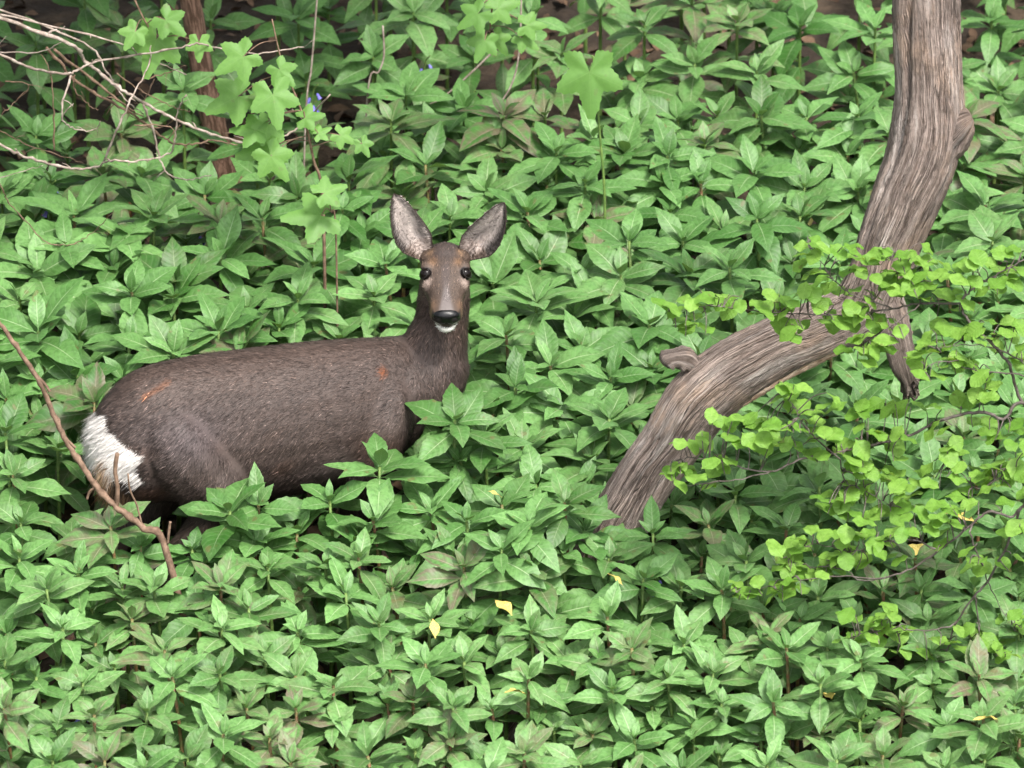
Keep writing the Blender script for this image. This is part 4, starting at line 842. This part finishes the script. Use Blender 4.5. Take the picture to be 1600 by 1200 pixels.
tv = tube(tkq, [.045-.02*i/(len(tkq)-1) for i in range(len(tkq))], 12, True, .06); link('trunk', mesh('trunk', relative(tv[0], dt.location), tv[1], M_DTWIG, True, tv[2]), dt)
bo_list = []; rnd = random.Random(8)
for path, rpx, Y, br in DB:
    pts = [at(.35*x, 60+.35*y, Y+.04*math.sin(x*.02)) for x, y in path]; first = path[0]
    if first[0] <= 0 or first[1] <= 30:                       # comes from the tree beyond the frame
        a = pts[0]; d = (pts[0]-pts[1]).normalized(); k = min(tkq, key=lambda p: abs(p[2]-(a.z+.12))); pts = [Vector(k), (Vector(k)+a+d*.1)/2]+pts
    qq = catmull([tuple(p) for p in pts], 7); qq = [Vector(p)+Vector((rnd.uniform(-1, 1), rnd.uniform(-1, 1), rnd.uniform(-1, 1)))*.0022 for p in qq]; r0 = rpx/PPM*.92
    rads = [r0*(1-.62*i/(len(qq)-1))*(1.35 if i % 5 == 2 else 1) for i in range(len(qq))]; mb = MB(); mb.add(*tube(qq, rads, 7, True, .08))
    for i in range(6, len(qq), 6):                            # short dead spurs
        if rnd.random() < .5: 
            d = Vector((rnd.uniform(-1, 1), rnd.uniform(-.5, .5), rnd.uniform(-.6, 1))).normalized(); e = qq[i]+d*rnd.uniform(.012, .05); mb.add(*tube([qq[i], (qq[i]+e)/2+Vector((0, 0, .003)), e], [rads[i]*.6, rads[i]*.5, rads[i]*.3], 5))
    mb.build('bough' if rpx > 2.5 else 'twig', M_BTWIG if br else M_DTWIG, dt, dt.location)

# dead branch leaning in front of the rump
fp = [(-40, 455), (0, 505), (28, 545), (60, 592), (80, 640), (100, 682), (128, 728), (160, 772), (192, 800), (226, 826), (262, 868)]
P = [at(x, y, -.36-.0004*(x)) for x, y in fp]; g = on_ground(300, 1090, 0); P.append(Vector((at(330, 960, -.5).x, -.5, gz(-.5, -.5)-.01)))
dbn = empty('fallen_branch', (P[-1].x, P[-1].y, gz(P[-1].x, P[-1].y))); tag(dbn, "thin brown dead branch slanting in front of the deer's white rump", 'branch')
qq = [Vector(p)+Vector((rnd.uniform(-1, 1), 0, rnd.uniform(-1, 1)))*.0018 for p in catmull([tuple(p) for p in P], 7)]; n = len(qq)
tv = tube(qq, [(.0042+.0042*i/n)*(1.35 if i % 9 == 4 else 1) for i in range(n)], 9, True, .10); link('branch', mesh('branch', relative(tv[0], dbn.location), tv[1], M_BTWIG, True, tv[2]), dbn)
for pth, r0 in (([(182, 795), (184, 765), (180, 735), (183, 708)], .0050), ([(222, 822), (214, 790), (203, 765), (200, 740)], .0022), ([(262, 850), (264, 830), (266, 815)], .003), ([(60, 590), (70, 600), (78, 612)], .0035), ([(95, 676), (108, 690), (118, 700)], .003), ([(150, 760), (140, 768), (136, 780)], .003)):
    tv = tube(catmull([tuple(at(x, y, -.36-.0004*x)) for x, y in pth], 5), r0, 6, True, .12); link('twig', mesh('twig', relative(tv[0], dbn.location), tv[1], M_BTWIG, True, tv[2]), dbn)

# thin bramble stems on the bank
for pth, Y, lab in (([(478, 175), (486, 110), (492, 40), (500, -60)], 1.5, 'thin arching stem beside the sycamore shoot on the bank'), ([(575, 140), (592, 112), (600, 85), (598, 40)], 1.7, 'short thin stem arching over the shady bank top'), ([(735, 250), (770, 180), (800, 130), (812, 70), (815, -40)], 1.6, 'pale thin stem slanting below the hanging lime leaves'), ([(605, 195), (680, 160), (740, 110), (790, 60)], 1.75, 'long pale bramble stem lying across the shady bank top')):
    P = [at(x, y, Y) for x, y in pth]; b = Vector((P[0].x-.02, P[0].y, gz(P[0].x, P[0].y)-.01)); root = empty('bramble_stem', b); tag(root, lab, 'stem')
    tv = tube(catmull([tuple(p) for p in [b]+P], 6), .0024, 6, True, .1); link('stem', mesh('stem', relative(tv[0], b), tv[1], M_DTWIG, True, tv[2]), root)

# ------------------------------------------------------------------ bluebells and withered leaves
def bluebell(px, py, h, lab):
    p = on_ground(px, py, h); b = Vector((p.x, p.y, gz(p.x, p.y)-.003)); root = empty('bluebell', b); tag(root, lab, 'flower'); r = random.Random(px)
    top = Vector((.02, -.02, h)); tv = tube(catmull([(0, 0, 0), (0, 0, h*.6), (.006, -.006, h*.92), tuple(top)], 4), .002, 5, True); link('stem', mesh('stem', tv[0], tv[1], M_STEM), root)
    for k in range(5):
        c = Vector((.006, -.008, h*.93-.014*k))+Vector((math.cos(k*2.4), math.sin(k*2.4), 0))*.010; d = Vector((math.cos(k*2.4)*.5, math.sin(k*2.4)*.5-.2, -1)).normalized()
        V, Fc, U = tube([c, c+d*.004, c+d*.011, c+d*.016], [.002, .0042, .0045, .0066], 6, False); link('flower_bell', mesh('flower_bell', V, Fc, M_BLUE), root)
for px, py, h, lab in ((123, 1092, .40, 'small blue bluebell in the front bed before the deer'), (1018, 886, .36, 'dark blue bluebell beside the foot of the bent limb'), (75, 275, .40, 'bluebell below the bare dead twigs, beside pale balsam tops'), (308, 328, .42, "bluebell between balsam tops behind the deer's back"), (72, 340, .40, 'bluebell low under the dead twigs nearest the rump side'), (660, 80, .42, 'bluebell on the shady bank top behind the deer'), (310, 868, .42, "bluebell in front of the deer's hind legs"), (485, 125, .42, 'bluebell beside the sycamore shoot on the bank')):
    bluebell(px, py, h, lab)
for i, (px, py, h, ln, az, lab) in enumerate(((800, 962, .45, .075, .6, 'yellow withered leaf resting on balsam left of the limb foot'), (822, 1085, .44, .07, 2.4, 'yellow withered leaf on balsam below the limb foot'), (1300, 1092, .45, .06, 3.0, 'pale yellow withered leaf on balsam under the lowest beech spray'), (1527, 818, .44, .085, 1.2, 'long cream withered leaf lying among the beech twigs'), (1405, 878, .40, .075, -.9, 'narrow yellow-green withered leaf beside a beech twig'), (680, 998, .43, .05, .3, 'small yellow withered leaf low in the front bed'), (1560, 1124, .46, .06, 1.9, 'orange-yellow withered leaf at the edge of the front bed'), (785, 778, .47, .04, 1.5, 'small pinkish withered leaf on balsam right of the deer'), (975, 918, .46, .05, 1.4, 'yellow withered leaf at the foot of the bent limb'))):
    p = on_ground(px, py, h); o = link('withered_leaf', mesh('withered_leaf', *(lambda g: (g[0], g[1], M_YELL, True, g[2]))(leaf_geo(.42, 10, .35, .3, .04, .05, 80+i)))); o.location = p; o.rotation_euler = (R(25+15*(i % 3)), R(12), az); o.scale = (ln, ln, ln); tag(o, lab, 'leaf')
scene.render.film_transparent = False
